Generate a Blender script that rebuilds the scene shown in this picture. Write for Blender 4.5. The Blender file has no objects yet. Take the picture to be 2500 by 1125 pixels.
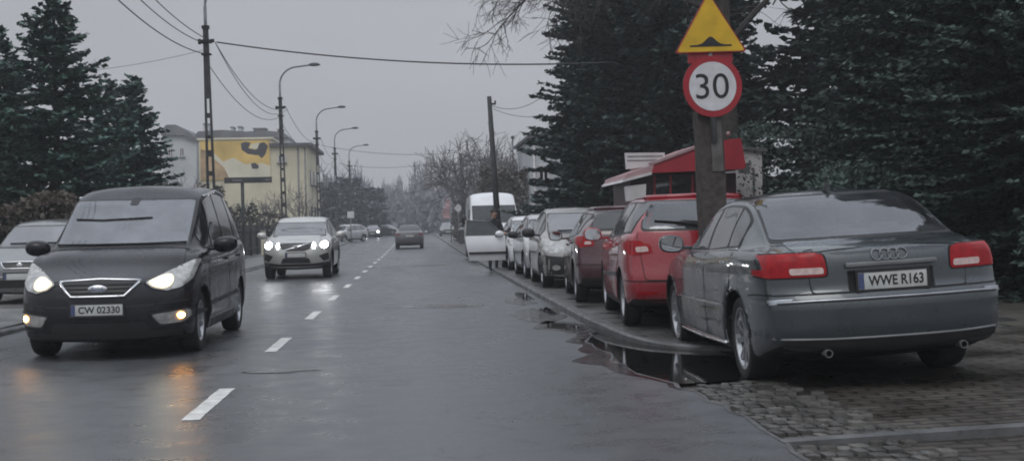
import bpy, bmesh, math, random
import numpy as np
from mathutils import Vector, Matrix
from mathutils.bvhtree import BVHTree
from mathutils.geometry import delaunay_2d_cdt

scene = bpy.context.scene
COL = scene.collection
PI = math.pi
R = math.radians

# ---------------------------------------------------------------- camera
F_PX, CAM_H, ROLL = 3000.0, 1.30, R(1.3)
VPX, VPY = 1016.0, 556.0
def build_camera():
    yc = Vector(((VPX-1250)/F_PX, -(VPY-562.5)/F_PX, -1)).normalized()
    zc = Vector((-math.sin(ROLL), math.cos(ROLL), 0))
    zc = (zc - yc*zc.dot(yc)).normalized()
    xc = yc.cross(zc)
    m = Matrix((xc, yc, zc))              # rows: world axes in camera space -> world_from_cam
    cam = bpy.data.cameras.new('camera'); o = bpy.data.objects.new('camera', cam)
    COL.objects.link(o)
    mw = m.to_4x4(); mw.translation = (0, 0, CAM_H)
    o.matrix_world = mw
    cam.sensor_width = 36; cam.lens = 36*F_PX/2500; cam.clip_end = 3000; cam.clip_start = .05
    scene.camera = o
    return m
MW = build_camera()
def at(px, py, Y):
    """world point at depth Y whose picture is at (px, py) of the 2500 x 1125 photograph"""
    d = MW @ Vector(((px-1250)/F_PX, -(py-562.5)/F_PX, -1))
    k = Y/d.y
    return Vector((d.x*k, Y, CAM_H + d.z*k))
def gz(Y):
    return 0.0 if Y < 60 else min(.004*(Y-60), .6)

# ---------------------------------------------------------------- objects
def tag(o, label=None, cat=None, group=None, kind=None):
    if label: o['label'] = label
    if cat: o['category'] = cat
    if group: o['group'] = group
    if kind: o['kind'] = kind
    return o
def empty(name, loc=(0, 0, 0), rz=0, rx=0, ry=0):
    o = bpy.data.objects.new(name, None); COL.objects.link(o)
    o.location = loc; o.rotation_euler = (rx, ry, rz); o.empty_display_size = .2
    return o
def thing(name, label, cat, loc=(0, 0, 0), rz=0, group=None):
    return tag(empty(name, loc, rz), label, cat, group)
def link(name, me, mats, parent=None):
    o = bpy.data.objects.new(name, me); COL.objects.link(o)
    if not isinstance(mats, (list, tuple)): mats = [mats]
    for m in mats: me.materials.append(m)
    if parent: o.parent = parent
    return o
def mesh_np(name, V, F, mats, parent=None, smooth=False, midx=None):
    me = bpy.data.meshes.new(name)
    me.from_pydata([tuple(map(float, v)) for v in V], [], [tuple(map(int, f)) for f in F])
    if midx is not None: me.polygons.foreach_set('material_index', np.asarray(midx, dtype=np.int32))
    if smooth: me.polygons.foreach_set('use_smooth', np.ones(len(F), dtype=bool))
    me.update()
    return link(name, me, mats, parent)
def fast_quads(name, V, mats, parent=None, midx=None):
    """V: (n,4,3) independent quads"""
    V = np.asarray(V, dtype=np.float32); n = len(V)
    me = bpy.data.meshes.new(name)
    me.vertices.add(4*n); me.vertices.foreach_set('co', V.reshape(-1))
    me.loops.add(4*n); me.loops.foreach_set('vertex_index', np.arange(4*n, dtype=np.int32))
    me.polygons.add(n); me.polygons.foreach_set('loop_start', np.arange(0, 4*n, 4, dtype=np.int32))
    if midx is not None: me.polygons.foreach_set('material_index', np.asarray(midx, dtype=np.int32))
    me.update(calc_edges=True); me.validate()
    return link(name, me, mats, parent)
def from_bm(name, bm, mats, parent=None, smooth=None):
    bmesh.ops.recalc_face_normals(bm, faces=bm.faces)
    me = bpy.data.meshes.new(name)
    if smooth is not None:
        for f in bm.faces: f.smooth = True
    bm.to_mesh(me); bm.free()
    if smooth is not None: me.set_sharp_from_angle(angle=R(smooth))
    return link(name, me, mats, parent)
def add_box(bm, c, d, rz=0, bev=0.0, rot=None):
    """box centred on c with full sizes d"""
    m = Matrix.Translation(c) @ (rot.to_4x4() if rot is not None else Matrix.Rotation(rz, 4, 'Z')) @ Matrix.Diagonal((d[0], d[1], d[2], 1))
    r = bmesh.ops.create_cube(bm, size=1, matrix=m)
    if bev:
        es = set(e for v in r['verts'] for e in v.link_edges)
        bmesh.ops.bevel(bm, geom=list(es), offset=bev, segments=2, affect='EDGES', profile=.6)
def box(name, c, d, mat, parent=None, rz=0, bev=0.0):
    bm = bmesh.new(); add_box(bm, c, d, rz, bev)
    return from_bm(name, bm, mat, parent, smooth=35 if bev else None)
def tube_arrays(path, radii, n=6, caps=True):
    """sweep a circle along path: returns V, F"""
    P = [Vector(p) for p in path]; V = []; Fc = []
    ref = None
    for i, p in enumerate(P):
        d = (P[min(i+1, len(P)-1)] - P[max(i-1, 0)]).normalized()
        if ref is None:
            ref = d.orthogonal().normalized()
        ref = (ref - d*ref.dot(d))
        ref = ref.normalized() if ref.length > 1e-5 else d.orthogonal().normalized()
        b = d.cross(ref)
        r = radii[i] if hasattr(radii, '__len__') else radii
        for k in range(n):
            a = 2*PI*k/n
            V.append(p + (ref*math.cos(a) + b*math.sin(a))*r)
    for i in range(len(P)-1):
        for k in range(n):
            a, b = i*n+k, i*n+(k+1) % n
            Fc.append((a, b, b+n, a+n))
    if caps:
        Fc.append(tuple(range(n-1, -1, -1))); Fc.append(tuple(range((len(P)-1)*n, len(P)*n)))
    return V, Fc
def tube(name, path, radii, mat, parent=None, n=8):
    V, Fc = tube_arrays(path, radii, n)
    return mesh_np(name, V, Fc, mat, parent, smooth=True)
class MB:
    """collects pieces of one mesh"""
    def __init__(s): s.V = []; s.F = []; s.m = []
    def add(s, V, Fc, mi=0):
        b = len(s.V); s.V += [tuple(v) for v in V]; s.F += [tuple(i+b for i in f) for f in Fc]; s.m += [mi]*len(Fc)
    def box(s, c, d, mi=0, rz=0, rot=None):
        m = rot if rot is not None else Matrix.Rotation(rz, 3, 'Z')
        V = [Vector(c) + m @ Vector((sx*d[0]/2, sy*d[1]/2, sz*d[2]/2)) for sx in (-1, 1) for sy in (-1, 1) for sz in (-1, 1)]
        s.add(V, [(0, 1, 3, 2), (4, 6, 7, 5), (0, 4, 5, 1), (2, 3, 7, 6), (0, 2, 6, 4), (1, 5, 7, 3)], mi)
    def tube(s, path, r, n=6, mi=0):
        V, Fc = tube_arrays(path, r, n); s.add(V, Fc, mi)
    def build(s, name, mats, parent=None, smooth=False):
        return mesh_np(name, s.V, s.F, mats, parent, smooth, s.m)
def lathe(name, prof, n, mat, parent=None, axis='Z', loc=(0, 0, 0), closed=False):
    V = []; Fc = []
    for k in range(n):
        a = 2*PI*k/n
        for (r, h) in prof:
            p = (r*math.cos(a), r*math.sin(a), h)
            if axis == 'X': p = (h, r*math.cos(a), r*math.sin(a))
            V.append((p[0]+loc[0], p[1]+loc[1], p[2]+loc[2]))
    m = len(prof)
    for k in range(n):
        for i in range(m-1 if not closed else m):
            j = (i+1) % m
            a, b = k*m+i, k*m+j; c, d = ((k+1) % n)*m+j, ((k+1) % n)*m+i
            Fc.append((a, b, c, d))
    bm = bmesh.new()
    me = bpy.data.meshes.new('t'); me.from_pydata(V, [], Fc); bm.from_mesh(me); bpy.data.meshes.remove(me)
    bmesh.ops.remove_doubles(bm, verts=bm.verts, dist=1e-5)
    return from_bm(name, bm, mat, parent, smooth=35)
def text_mesh(s, w, h, bold=0.0):
    """text as a flat mesh in the XY plane centred on 0, scaled to w x h"""
    cu = bpy.data.curves.new('t', 'FONT'); cu.body = s; cu.offset = bold
    o = bpy.data.objects.new('t', cu); COL.objects.link(o)
    dg = bpy.context.evaluated_depsgraph_get(); dg.update()
    me = bpy.data.meshes.new_from_object(o.evaluated_get(dg))
    bpy.data.objects.remove(o); bpy.data.curves.remove(cu)
    co = np.array([v.co[:] for v in me.vertices]); lo, hi = co.min(0), co.max(0)
    for v in me.vertices:
        v.co = ((v.co.x-(lo[0]+hi[0])/2)*w/(hi[0]-lo[0]), (v.co.y-(lo[1]+hi[1])/2)*h/(hi[1]-lo[1]), 0)
    me.materials.clear()
    return me
def copy_tree(o, parent=None, keep=True):
    c = o.copy(); COL.objects.link(c)
    if parent: c.parent = parent
    for ch in list(o.children): copy_tree(ch, c)
    return c

# ---------------------------------------------------------------- materials
def mat(name, color, rough=.6, metal=0.0, var=.12, vscale=6.0, bump=0.0, bscale=40.0, coat=0.0, ior=1.5, emit=None, spec=.5,
        rvar=0.0, rscale=3.0, coords='Object', island=0.0, sheen=0.0, transl=0.0):
    m = bpy.data.materials.new(name); m.use_nodes = True
    nt = m.node_tree; N = nt.nodes; Lk = nt.links
    b = N['Principled BSDF']
    b.inputs['Roughness'].default_value = rough; b.inputs['Metallic'].default_value = metal
    b.inputs['IOR'].default_value = ior; b.inputs['Specular IOR Level'].default_value = spec
    b.inputs['Coat Weight'].default_value = coat; b.inputs['Coat Roughness'].default_value = .04
    tc = N.new('ShaderNodeTexCoord'); src = tc.outputs[coords]
    c = (*color, 1)
    n = N.new('ShaderNodeTexNoise'); n.inputs['Scale'].default_value = vscale; n.inputs['Detail'].default_value = 5
    Lk.new(src, n.inputs['Vector'])
    mr = N.new('ShaderNodeMapRange'); mr.inputs['From Min'].default_value = .3; mr.inputs['From Max'].default_value = .7
    mr.inputs['To Min'].default_value = 1-var; mr.inputs['To Max'].default_value = 1+var
    Lk.new(n.outputs['Fac'], mr.inputs['Value'])
    fac = mr.outputs['Result']
    if island:
        g = N.new('ShaderNodeNewGeometry')
        m2 = N.new('ShaderNodeMapRange'); m2.inputs['To Min'].default_value = 1-island; m2.inputs['To Max'].default_value = 1+island
        Lk.new(g.outputs['Random Per Island'], m2.inputs['Value'])
        mm = N.new('ShaderNodeMath'); mm.operation = 'MULTIPLY'; Lk.new(fac, mm.inputs[0]); Lk.new(m2.outputs['Result'], mm.inputs[1]); fac = mm.outputs[0]
    vm = N.new('ShaderNodeVectorMath'); vm.operation = 'SCALE'; vm.inputs[0].default_value = color
    Lk.new(fac, vm.inputs['Scale']); Lk.new(vm.outputs[0], b.inputs['Base Color'])
    if rvar:
        n2 = N.new('ShaderNodeTexNoise'); n2.inputs['Scale'].default_value = rscale; n2.inputs['Detail'].default_value = 6
        Lk.new(src, n2.inputs['Vector'])
        m3 = N.new('ShaderNodeMapRange'); m3.inputs['From Min'].default_value = .3; m3.inputs['From Max'].default_value = .7
        m3.inputs['To Min'].default_value = max(rough-rvar, .02); m3.inputs['To Max'].default_value = rough+rvar
        Lk.new(n2.outputs['Fac'], m3.inputs['Value']); Lk.new(m3.outputs['Result'], b.inputs['Roughness'])
    if bump:
        n3 = N.new('ShaderNodeTexNoise'); n3.inputs['Scale'].default_value = bscale; n3.inputs['Detail'].default_value = 4
        Lk.new(src, n3.inputs['Vector'])
        bp = N.new('ShaderNodeBump'); bp.inputs['Strength'].default_value = bump; bp.inputs['Distance'].default_value = .02
        Lk.new(n3.outputs['Fac'], bp.inputs['Height']); Lk.new(bp.outputs['Normal'], b.inputs['Normal'])
    if emit:
        b.inputs['Emission Color'].default_value = (*emit[0], 1); b.inputs['Emission Strength'].default_value = emit[1]
    return m

M = {}
M['black_plastic'] = mat('black_plastic', (.018, .018, .019), .45, var=.2, rvar=.1)
M['gap'] = mat('gap', (.006, .006, .007), .8)
M['tyre'] = mat('tyre', (.014, .014, .015), .75, var=.25, vscale=20, bump=.2, bscale=60)
M['chrome_dull'] = mat('chrome_dull', (.34, .35, .37), .25, metal=1.0, var=.15)
M['alloy'] = mat('alloy', (.42, .43, .45), .32, metal=.85, var=.15, vscale=12)
M['rim_dark'] = mat('rim_dark', (.02, .02, .022), .6)
M['chrome'] = mat('chrome', (.62, .63, .65), .16, metal=1.0, var=.06)
M['glass_sky'] = mat('glass_sky', (.02, .022, .025), .04, spec=1.0, ior=2.1, var=.4, vscale=2)
M['glass'] = mat('glass', (.014, .016, .018), .04, spec=.8, ior=1.6, var=.3, vscale=3)
M['glass_screen'] = mat('glass_screen', (.075, .078, .09), .05, spec=1.0, ior=1.95, var=.75, vscale=1.6)
M['glass_side'] = mat('glass_side', (.02, .022, .024), .04, spec=1.0, ior=1.9, var=.3, vscale=3)
M['mirror_glass'] = mat('mirror_glass', (.6, .62, .64), .04, metal=1.0)
M['lamp_clear'] = mat('lamp_clear', (.40, .40, .39), .10, metal=.35, var=.35, vscale=14, coat=.6)
M['lamp_lit'] = mat('lamp_lit', (.5, .48, .40), .2, emit=((1, .80, .44), 1.5))
M['lamp_core'] = mat('lamp_core', (.9, .9, .85), .2, emit=((1, .90, .68), 75))
M['lamp_lit_cold'] = mat('lamp_lit_cold', (.9, .9, .9), .2, emit=((.97, .98, 1), 40))
M['lamp_amber'] = mat('lamp_amber', (.8, .4, .1), .2, emit=((1, .44, .09), 58))
M['lamp_red'] = mat('lamp_red', (.30, .006, .010), .28, var=.25, vscale=16, coat=.08, spec=.25)
M['lamp_red_dim'] = mat('lamp_red_dim', (.13, .008, .010), .3)
M['lamp_pale'] = mat('lamp_pale', (.55, .40, .38), .16, var=.2, vscale=22, coat=.6)
M['plate'] = mat('plate', (.50, .51, .50), .4, var=.1, vscale=9)
M['plate_blue'] = mat('plate_blue', (.06, .08, .17), .4)
M['ink'] = mat('ink', (.012, .012, .013), .5)
M['wood_post'] = mat('wood_post', (.055, .046, .042), .85, var=.4, vscale=14, bump=.3, bscale=30)
M['steel'] = mat('steel', (.20, .205, .21), .5, metal=.5, var=.2, vscale=4)
M['concrete_dark'] = mat('concrete_dark', (.055, .056, .058), .85, var=.35, vscale=7, bump=.2)
M['wire'] = mat('wire', (.05, .05, .055), .6)

def pane_mat(name, tint, refl=2.0, film=.10):
    m = bpy.data.materials.new(name); m.use_nodes = True; N = m.node_tree.nodes; Lk = m.node_tree.links; N.remove(N['Principled BSDF'])
    tr = N.new('ShaderNodeBsdfTransparent'); tr.inputs[0].default_value = (*tint, 1)
    gl = N.new('ShaderNodeBsdfGlossy'); gl.inputs['Roughness'].default_value = .03; gl.inputs[0].default_value = (.93, .95, 1, 1)
    df = N.new('ShaderNodeBsdfDiffuse'); df.inputs[0].default_value = (.30, .31, .33, 1)
    fr = N.new('ShaderNodeFresnel'); fr.inputs['IOR'].default_value = refl
    tc = N.new('ShaderNodeTexCoord'); nz = N.new('ShaderNodeTexNoise'); nz.inputs['Scale'].default_value = 3.5; nz.inputs['Detail'].default_value = 7; Lk.new(tc.outputs['Object'], nz.inputs['Vector'])
    mr = N.new('ShaderNodeMapRange'); mr.inputs['From Min'].default_value = .3; mr.inputs['From Max'].default_value = .7; mr.inputs['To Min'].default_value = film*.4; mr.inputs['To Max'].default_value = film*1.7; Lk.new(nz.outputs['Fac'], mr.inputs['Value'])
    a = N.new('ShaderNodeMixShader'); Lk.new(mr.outputs[0], a.inputs[0]); Lk.new(tr.outputs[0], a.inputs[1]); Lk.new(df.outputs[0], a.inputs[2])
    b = N.new('ShaderNodeMixShader'); Lk.new(fr.outputs[0], b.inputs[0]); Lk.new(a.outputs[0], b.inputs[1]); Lk.new(gl.outputs[0], b.inputs[2])
    Lk.new(b.outputs[0], N['Material Output'].inputs['Surface']); return m
M['pane_front'] = pane_mat('pane_front', (.80, .84, .86), 2.35, .24)
M['pane_rear'] = pane_mat('pane_rear', (.62, .66, .68), 2.0, .10)
M['lining'] = mat('lining', (.14, .14, .145), .9); M['trim_dark'] = mat('trim_dark', (.03, .03, .032), .7); M['seat_cloth'] = mat('seat_cloth', (.06, .06, .065), .9, var=.25)
# ================================================================ cars
def pchip(tab):
    x = np.array([t[0] for t in tab], float); y = np.array([t[1] for t in tab], float)
    h = np.diff(x); d = np.diff(y)/h; n = len(x); m = np.zeros(n)
    for i in range(1, n-1):
        if d[i-1]*d[i] > 0:
            w1, w2 = 2*h[i]+h[i-1], h[i]+2*h[i-1]
            m[i] = (w1+w2)/(w1/d[i-1]+w2/d[i])
    m[0], m[-1] = d[0], d[-1]
    def f(s):
        s = min(max(s, x[0]), x[-1]); i = min(max(int(np.searchsorted(x, s))-1, 0), n-2)
        t = (s-x[i])/h[i]
        return float((1+2*t)*(1-t)**2*y[i] + t*(1-t)**2*h[i]*m[i] + t*t*(3-2*t)*y[i+1] + t*t*(t-1)*h[i]*m[i+1])
    return f
def chaikin(P, it=2):
    for _ in range(it):
        Q = [P[0]]
        for a, b in zip(P[:-1], P[1:]):
            Q.append(a*.75+b*.25); Q.append(a*.25+b*.75)
        Q.append(P[-1]); P = Q
    return P
def round_poly(pts, r):
    if r <= 0: return [Vector(p) for p in pts]
    out = []; n = len(pts)
    for i in range(n):
        p, a, b = Vector(pts[i]), Vector(pts[i-1]), Vector(pts[(i+1) % n])
        da, db = (a-p), (b-p); ra, rb = min(r, da.length*.45), min(r, db.length*.45)
        A, B = p+da.normalized()*ra, p+db.normalized()*rb
        for t in (0, .25, .5, .75, 1): out.append(A*(1-t)**2 + p*(2*t*(1-t)) + B*t*t)
    return out

def in_poly(p, P):
    r = False; n = len(P)
    for i in range(n):
        a, b = P[i], P[i-1]
        if (a[1] > p[1]) != (b[1] > p[1]) and p[0] < (b[0]-a[0])*(p[1]-a[1])/(b[1]-a[1])+a[0]: r = not r
    return r
def shrink(P, m):
    xs = [p[0] for p in P]; ys = [p[1] for p in P]; cx, cy = (max(xs)+min(xs))/2, (max(ys)+min(ys))/2
    kx, ky = 1-2*m/(max(xs)-min(xs)), 1-2*m/(max(ys)-min(ys))
    return [(cx+(p[0]-cx)*kx, cy+(p[1]-cy)*ky) for p in P]
class Car:
    """body shell lofted from front (s = 0) to tail (s = L); local axes: x right, y forward, z up, origin on the ground at mid length"""
    def __init__(c, sp, root):
        c.sp = sp; c.root = root; c.L = sp['L']; L = c.L; W = sp['W']
        c.W = pchip([(s, v*W) for s, v in sp.get('plan', [(0, .84), (.10, .89), (.35, .955), (.85, .99), (1.5, 1.0), (L-1.1, 1.0), (L-.45, .985), (L-.12, .945), (L, .90)])])
        c.zb = pchip(sp.get('zb', [(0, .24), (.5, .19), (L-.7, .20), (L-.2, .27), (L, .32)]))
        c.zs = pchip(sp['zs']); c.zr = pchip(sp['zr']); c.cw = pchip([(s, v*W) for s, v in sp['cw']]); c.cz = pchip(sp['cz'])
        c.pF = pchip(sp['pF']); c.pR = pchip(sp['pR'])
        c.kF = sp.get('kF', .22); c.kR = sp.get('kR', .16); c.DF = sp.get('DF', .9); c.DR = sp.get('DR', .9)
        c.build_body()
    def section(c, s):
        w, zb, zs, cw, cz, zr = c.W(s), c.zb(s), c.zs(s), c.cw(s), c.cz(s), c.zr(s)
        zr = max(zr, zs+.05); cz = min(max(cz, zs+.035), zr-.012); bw = w*c.sp.get('belt', .925); cw = min(cw, bw-.02)
        tall = min(max((cz-zs-.1)/.25, 0), 1)
        P = [(0, zb-.03), (w*.70, zb-.012), (w*.93, zb), (w*.985, zb+.10), (w*.998, zb+(zs-zb)*.40), (w, zb+(zs-zb)*.70), (w*.988, zs-.06),
             (w*.96, zs-.004), (bw, zs+.016), ((bw+cw)/2+.022*tall, (zs+cz)/2), (cw+.018*tall, cz-.05*tall-.004), (cw-.02, cz+.42*(zr-cz)), (cw*.62, cz+.80*(zr-cz)), (0, zr)]
        return [np.array(p) for p in P]
    def y_of(c, s, x, z):
        t = c.L/2 - s; w = max(c.W(s), .1)
        k = min(abs(x)/w, 1)**2.6
        if s < c.DF: t -= (1-s/c.DF)**1.3*(c.pF(z)+c.kF*k)
        if s > c.L-c.DR: t += ((s-(c.L-c.DR))/c.DR)**1.3*(c.pR(z)+c.kR*k)
        return t
    def build_body(c):
        L = c.L; q = c.sp.get('q', 1.0)
        n = int(70*q); ss = np.linspace(0, L, n)
        ss = np.unique(np.concatenate([ss, [0, .02, .05, .09, .14, .2], L-np.array([0, .02, .05, .09, .14, .2])]))
        prof = []
        for s in ss:
            P = chaikin(c.section(s), 2); prof.append(P)
        m = len(prof[0]); V = []; Fc = []
        ring = []
        for s, P in zip(ss, prof):
            row = []
            for i, p in enumerate(P):
                row.append(len(V)); V.append((p[0], c.y_of(s, p[0], p[1]), p[1]))
            rowL = [row[0]]
            for i in range(1, m-1):
                p = P[i]; rowL.append(len(V)); V.append((-p[0], c.y_of(s, p[0], p[1]), p[1]))
            rowL.append(row[-1]); ring.append((row, rowL))
        for (a, al), (b, bl) in zip(ring[:-1], ring[1:]):
            for i in range(m-1):
                Fc.append((a[i], b[i], b[i+1], a[i+1])); Fc.append((al[i], al[i+1], bl[i+1], bl[i]))
        nc = 14
        for idx, s in ((0, ss[0]), (-1, ss[-1])):
            row, rowL = ring[idx]; P = prof[idx]; G = []
            for i in range(m):
                if i in (0, m-1): G.append([row[i]]*(nc+1)); continue
                g = [rowL[i]]
                for j in range(1, nc):
                    x = P[i][0]*(2*j/nc-1); g.append(len(V)); V.append((x, c.y_of(s, x, P[i][1]), P[i][1]))
                g.append(row[i]); G.append(g)
            for i in range(m-1):
                for j in range(nc):
                    f = [G[i][j], G[i][j+1], G[i+1][j+1], G[i+1][j]]
                    f2 = []
                    for v in f:
                        if v not in f2: f2.append(v)
                    if len(f2) >= 3: Fc.append(tuple(f2))
        bm = bmesh.new(); vs = [bm.verts.new(v) for v in V]
        for f in Fc:
            try: bm.faces.new([vs[i] for i in f])
            except ValueError: pass
        bmesh.ops.recalc_face_normals(bm, faces=bm.faces)
        # wheel arches
        me = bpy.data.meshes.new('body'); bm.to_mesh(me); bm.free()
        ob = bpy.data.objects.new('body', me); COL.objects.link(ob)
        r = c.sp['rw']; ra = r+c.sp.get('gap', .055); cut = bmesh.new(); c.axles = []
        for s in (c.sp['fo'], c.sp['fo']+c.sp['wb']):
            y = L/2-s; c.axles.append(y)
            for sd in (-1, 1):
                w = c.W(s)
                bmesh.ops.create_cone(cut, cap_ends=True, segments=40, radius1=ra, radius2=ra, depth=.42, matrix=Matrix.Translation((sd*(w-.30+.21), y, r)) @ Matrix.Rotation(PI/2, 4, 'Y'))
        cme = bpy.data.meshes.new('cut'); cut.to_mesh(cme); cut.free(); cob = bpy.data.objects.new('cut', cme); COL.objects.link(cob)
        md = ob.modifiers.new('b', 'BOOLEAN'); md.object = cob; md.operation = 'DIFFERENCE'; md.solver = 'EXACT'
        dg = bpy.context.evaluated_depsgraph_get(); dg.update()
        me2 = bpy.data.meshes.new_from_object(ob.evaluated_get(dg))
        bpy.data.objects.remove(ob); bpy.data.objects.remove(cob)
        me2.name = 'body'; me2.materials.clear()
        paint = c.sp['paint']; c.paint = paint
        body = link('body', me2, [paint, M['gap']], c.root); c.body = body
        for p in me2.polygons:
            p.use_smooth = True; p.material_index = 0
            cx = p.center
            for y in c.axles:
                if all(math.hypot(me2.vertices[v].co.y-y, me2.vertices[v].co.z-r) < ra+.002 for v in p.vertices) and abs(cx.x) > c.W(L/2-y)-.34:
                    p.material_index = 1; p.use_smooth = False
            if p.normal.z < -.6 and cx.z < .45: p.material_index = 1
        me2.set_sharp_from_angle(angle=R(38))
        b2 = bmesh.new(); b2.from_mesh(me2); c.bvh = BVHTree.FromBMesh(b2); b2.free()
    # ---- patches laid on the shell
    def patch(c, name, poly, dirn, mt, eps=.004, rnd=.0, parent=None, res=.05, holes=None, thick=0.0):
        pts = round_poly(poly, rnd); B = []
        for i in range(len(pts)):
            a, b = pts[i], pts[(i+1) % len(pts)]; k = max(1, int((b-a).length/res))
            for j in range(k): B.append(a.lerp(b, j/k))
        nb = len(B); edges = [(i, (i+1) % nb) for i in range(nb)]
        xs = [p.x for p in B]; ys = [p.y for p in B]; I = []
        nx, ny = max(1, int((max(xs)-min(xs))/res)), max(1, int((max(ys)-min(ys))/res))
        for i in range(nx+1):
            for j in range(ny+1):
                I.append(Vector((min(xs)+(i+.5)*(max(xs)-min(xs))/(nx+1), min(ys)+(j+.5)*(max(ys)-min(ys))/(ny+1))))
        if holes:
            H = [Vector(p) for p in holes]; b0 = len(B); B = B+H; edges = edges+[(b0+i, b0+(i+1) % len(H)) for i in range(len(H))]
        V2, _, F2, _, _, _ = delaunay_2d_cdt(B+I, edges, [], 1, 1e-5)
        if holes: F2 = [f for f in F2 if not in_poly(sum((V2[i] for i in f), Vector((0, 0)))/len(f), H)]
        D = {'front': Vector((0, -1, 0)), 'rear': Vector((0, 1, 0)), 'left': Vector((1, 0, 0)), 'right': Vector((-1, 0, 0)), 'top': Vector((0, 0, -1))}[dirn] if isinstance(dirn, str) else Vector(dirn)
        co = []
        for p in V2:
            if dirn == 'front': o = Vector((p.x, 6, p.y))
            elif dirn == 'rear': o = Vector((p.x, -6, p.y))
            elif dirn == 'left': o = Vector((-3, c.L/2-p.x, p.y))
            elif dirn == 'right': o = Vector((3, c.L/2-p.x, p.y))
            else: o = Vector((p.x, c.L/2-p.y, 4))
            h, nrm, _, _ = c.bvh.ray_cast(o, D)
            ok = h is not None and nrm.dot(D) < (-.16 if dirn in ('left', 'right') else -.5 if dirn == 'top' else -.03)
            if ok and dirn in ('left', 'right') and abs(h.x) < .5*c.sp['W']: ok = False
            co.append((h + nrm*eps) if ok else None)
        idx = {}; V = []; Fc = []
        for f in F2:
            if any(co[i] is None for i in f): continue
            for i in f:
                if i not in idx: idx[i] = len(V); V.append(co[i])
            a, b, d = [co[i] for i in f[:3]]
            nn = (b-a).cross(d-a)
            Fc.append([idx[i] for i in (f if nn.dot(D) < 0 else f[::-1])])
        if not Fc: return None
        o = mesh_np(name, V, Fc, mt, parent or c.root, smooth=True)
        return o
    def open_glass(c, name, poly, dirn, mt, band=.055, rnd=.06):
        """a real pane: the shell behind it is cut away and a dark printed border hides the cut"""
        P = [tuple(p) for p in round_poly(poly, rnd)]
        c.patch(name+'_seal', shrink(poly, -.022), dirn, M['black_plastic'], .003, rnd, res=.05, holes=shrink(P, band))
        g = c.patch(name, poly, dirn, mt, .007, rnd, res=.06)
        cutp = shrink(P, .012); bm = bmesh.new(); bm.from_mesh(c.body.data)
        sy = 1 if dirn == 'front' else -1
        dead = [f for f in bm.faces if f.normal.y*sy > .05 and all(in_poly((v.co.x, v.co.z), cutp) for v in f.verts)]
        bmesh.ops.delete(bm, geom=dead, context='FACES'); bm.to_mesh(c.body.data); bm.free(); return g
    def cabin(c, s0, s1, dash, seats, zf=.32):
        """lining, dashboard and seats behind the open panes; seats: (s, seat top z, bench)"""
        V = []; Fc = []; ss = np.linspace(s0, s1, 10); m = 0
        for s in ss:
            P = [p for p in chaikin(c.section(s), 2) if p[1] > c.zs(s)-.25]; P = P[-26:]
            row = [(p[0]*.94, c.y_of(s, p[0], p[1]), p[1]-.035) for p in P]; row = row+[(-x, y, z) for x, y, z in row[-2::-1]]; m = len(row); V += row
        for i in range(len(ss)-1):
            for j in range(m-1): a = i*m+j; Fc.append((a, a+1, a+m+1, a+m))
        mesh_np('lining', V, Fc, M['lining'], c.root, smooth=True)
        L2 = c.L/2; w = c.sp['W']*.86
        bm = bmesh.new(); add_box(bm, (0, L2-(dash[0]+dash[1])/2, dash[2]-.14), (2*w, dash[1]-dash[0], .28), bev=.05); add_box(bm, (-.38, L2-dash[1]+.08, dash[2]+.02), (.42, .18, .08), bev=.03)
        from_bm('dashboard', bm, M['trim_dark'], c.root, smooth=40)
        V, Fc = tube_arrays([(-.38+.185*math.cos(a), L2-dash[1]-.10-.06*math.sin(a), dash[2]-.02+.165*math.sin(a)) for a in np.linspace(0, 2*PI, 25)], .016, 6); mesh_np('steering_wheel', V, Fc, M['trim_dark'], c.root, True)
        for s, zt, bench in seats:
            for x in ((-.38, .38) if not bench else (-.42, 0, .42)):
                bm = bmesh.new(); wd = .50 if not bench else .41
                add_box(bm, (x, L2-s, (zf+zt)/2), (wd, .17, zt-zf), bev=.06); add_box(bm, (x, L2-s+.26, zf+.12), (wd, .52, .18), bev=.06)
                add_box(bm, (x, L2-s-.03, zt+.13), (.26, .10, .17), bev=.04); add_box(bm, (x, L2-s-.03, zt+.02), (.14, .03, .12))
                from_bm('seat', bm, M['seat_cloth'], c.root, smooth=40)
    def strip(c, name, pts, dirn, mt, wd, eps=.004, parent=None, res=.04):
        """a narrow band along an open polyline"""
        P = [Vector(p) for p in pts]; Lf = []; Rt = []
        for i, p in enumerate(P):
            d = (P[min(i+1, len(P)-1)]-P[max(i-1, 0)]).normalized(); n = Vector((-d.y, d.x))*(wd/2)
            Lf.append(p+n); Rt.append(p-n)
        return c.patch(name, Lf+Rt[::-1], dirn, mt, eps, 0, parent, res)
    def raised(c, name, pts, dirn, mt, r, parent=None, eps=.0, n=6):
        """a tube lying along the shell"""
        path = []
        P = [Vector(p) for p in pts]; Q = []
        for a, b in zip(P[:-1], P[1:]):
            k = max(1, int((b-a).length/.06))
            Q += [a.lerp(b, j/k) for j in range(k)]
        Q.append(P[-1])
        for p in Q:
            h = c.hit(p, dirn)
            if h is not None: path.append(h[0]+h[1]*eps)
        return tube(name, path, r, mt, parent or c.root, n)
    def hit(c, p, dirn):
        if dirn == 'front': o, D = Vector((p[0], 6, p[1])), Vector((0, -1, 0))
        elif dirn == 'rear': o, D = Vector((p[0], -6, p[1])), Vector((0, 1, 0))
        elif dirn == 'left': o, D = Vector((-3, c.L/2-p[0], p[1])), Vector((1, 0, 0))
        elif dirn == 'right': o, D = Vector((3, c.L/2-p[0], p[1])), Vector((-1, 0, 0))
        else: o, D = Vector((p[0], c.L/2-p[1], 4)), Vector((0, 0, -1))
        h, nrm, _, _ = c.bvh.ray_cast(o, D)
        return None if h is None else (h, nrm)
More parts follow.
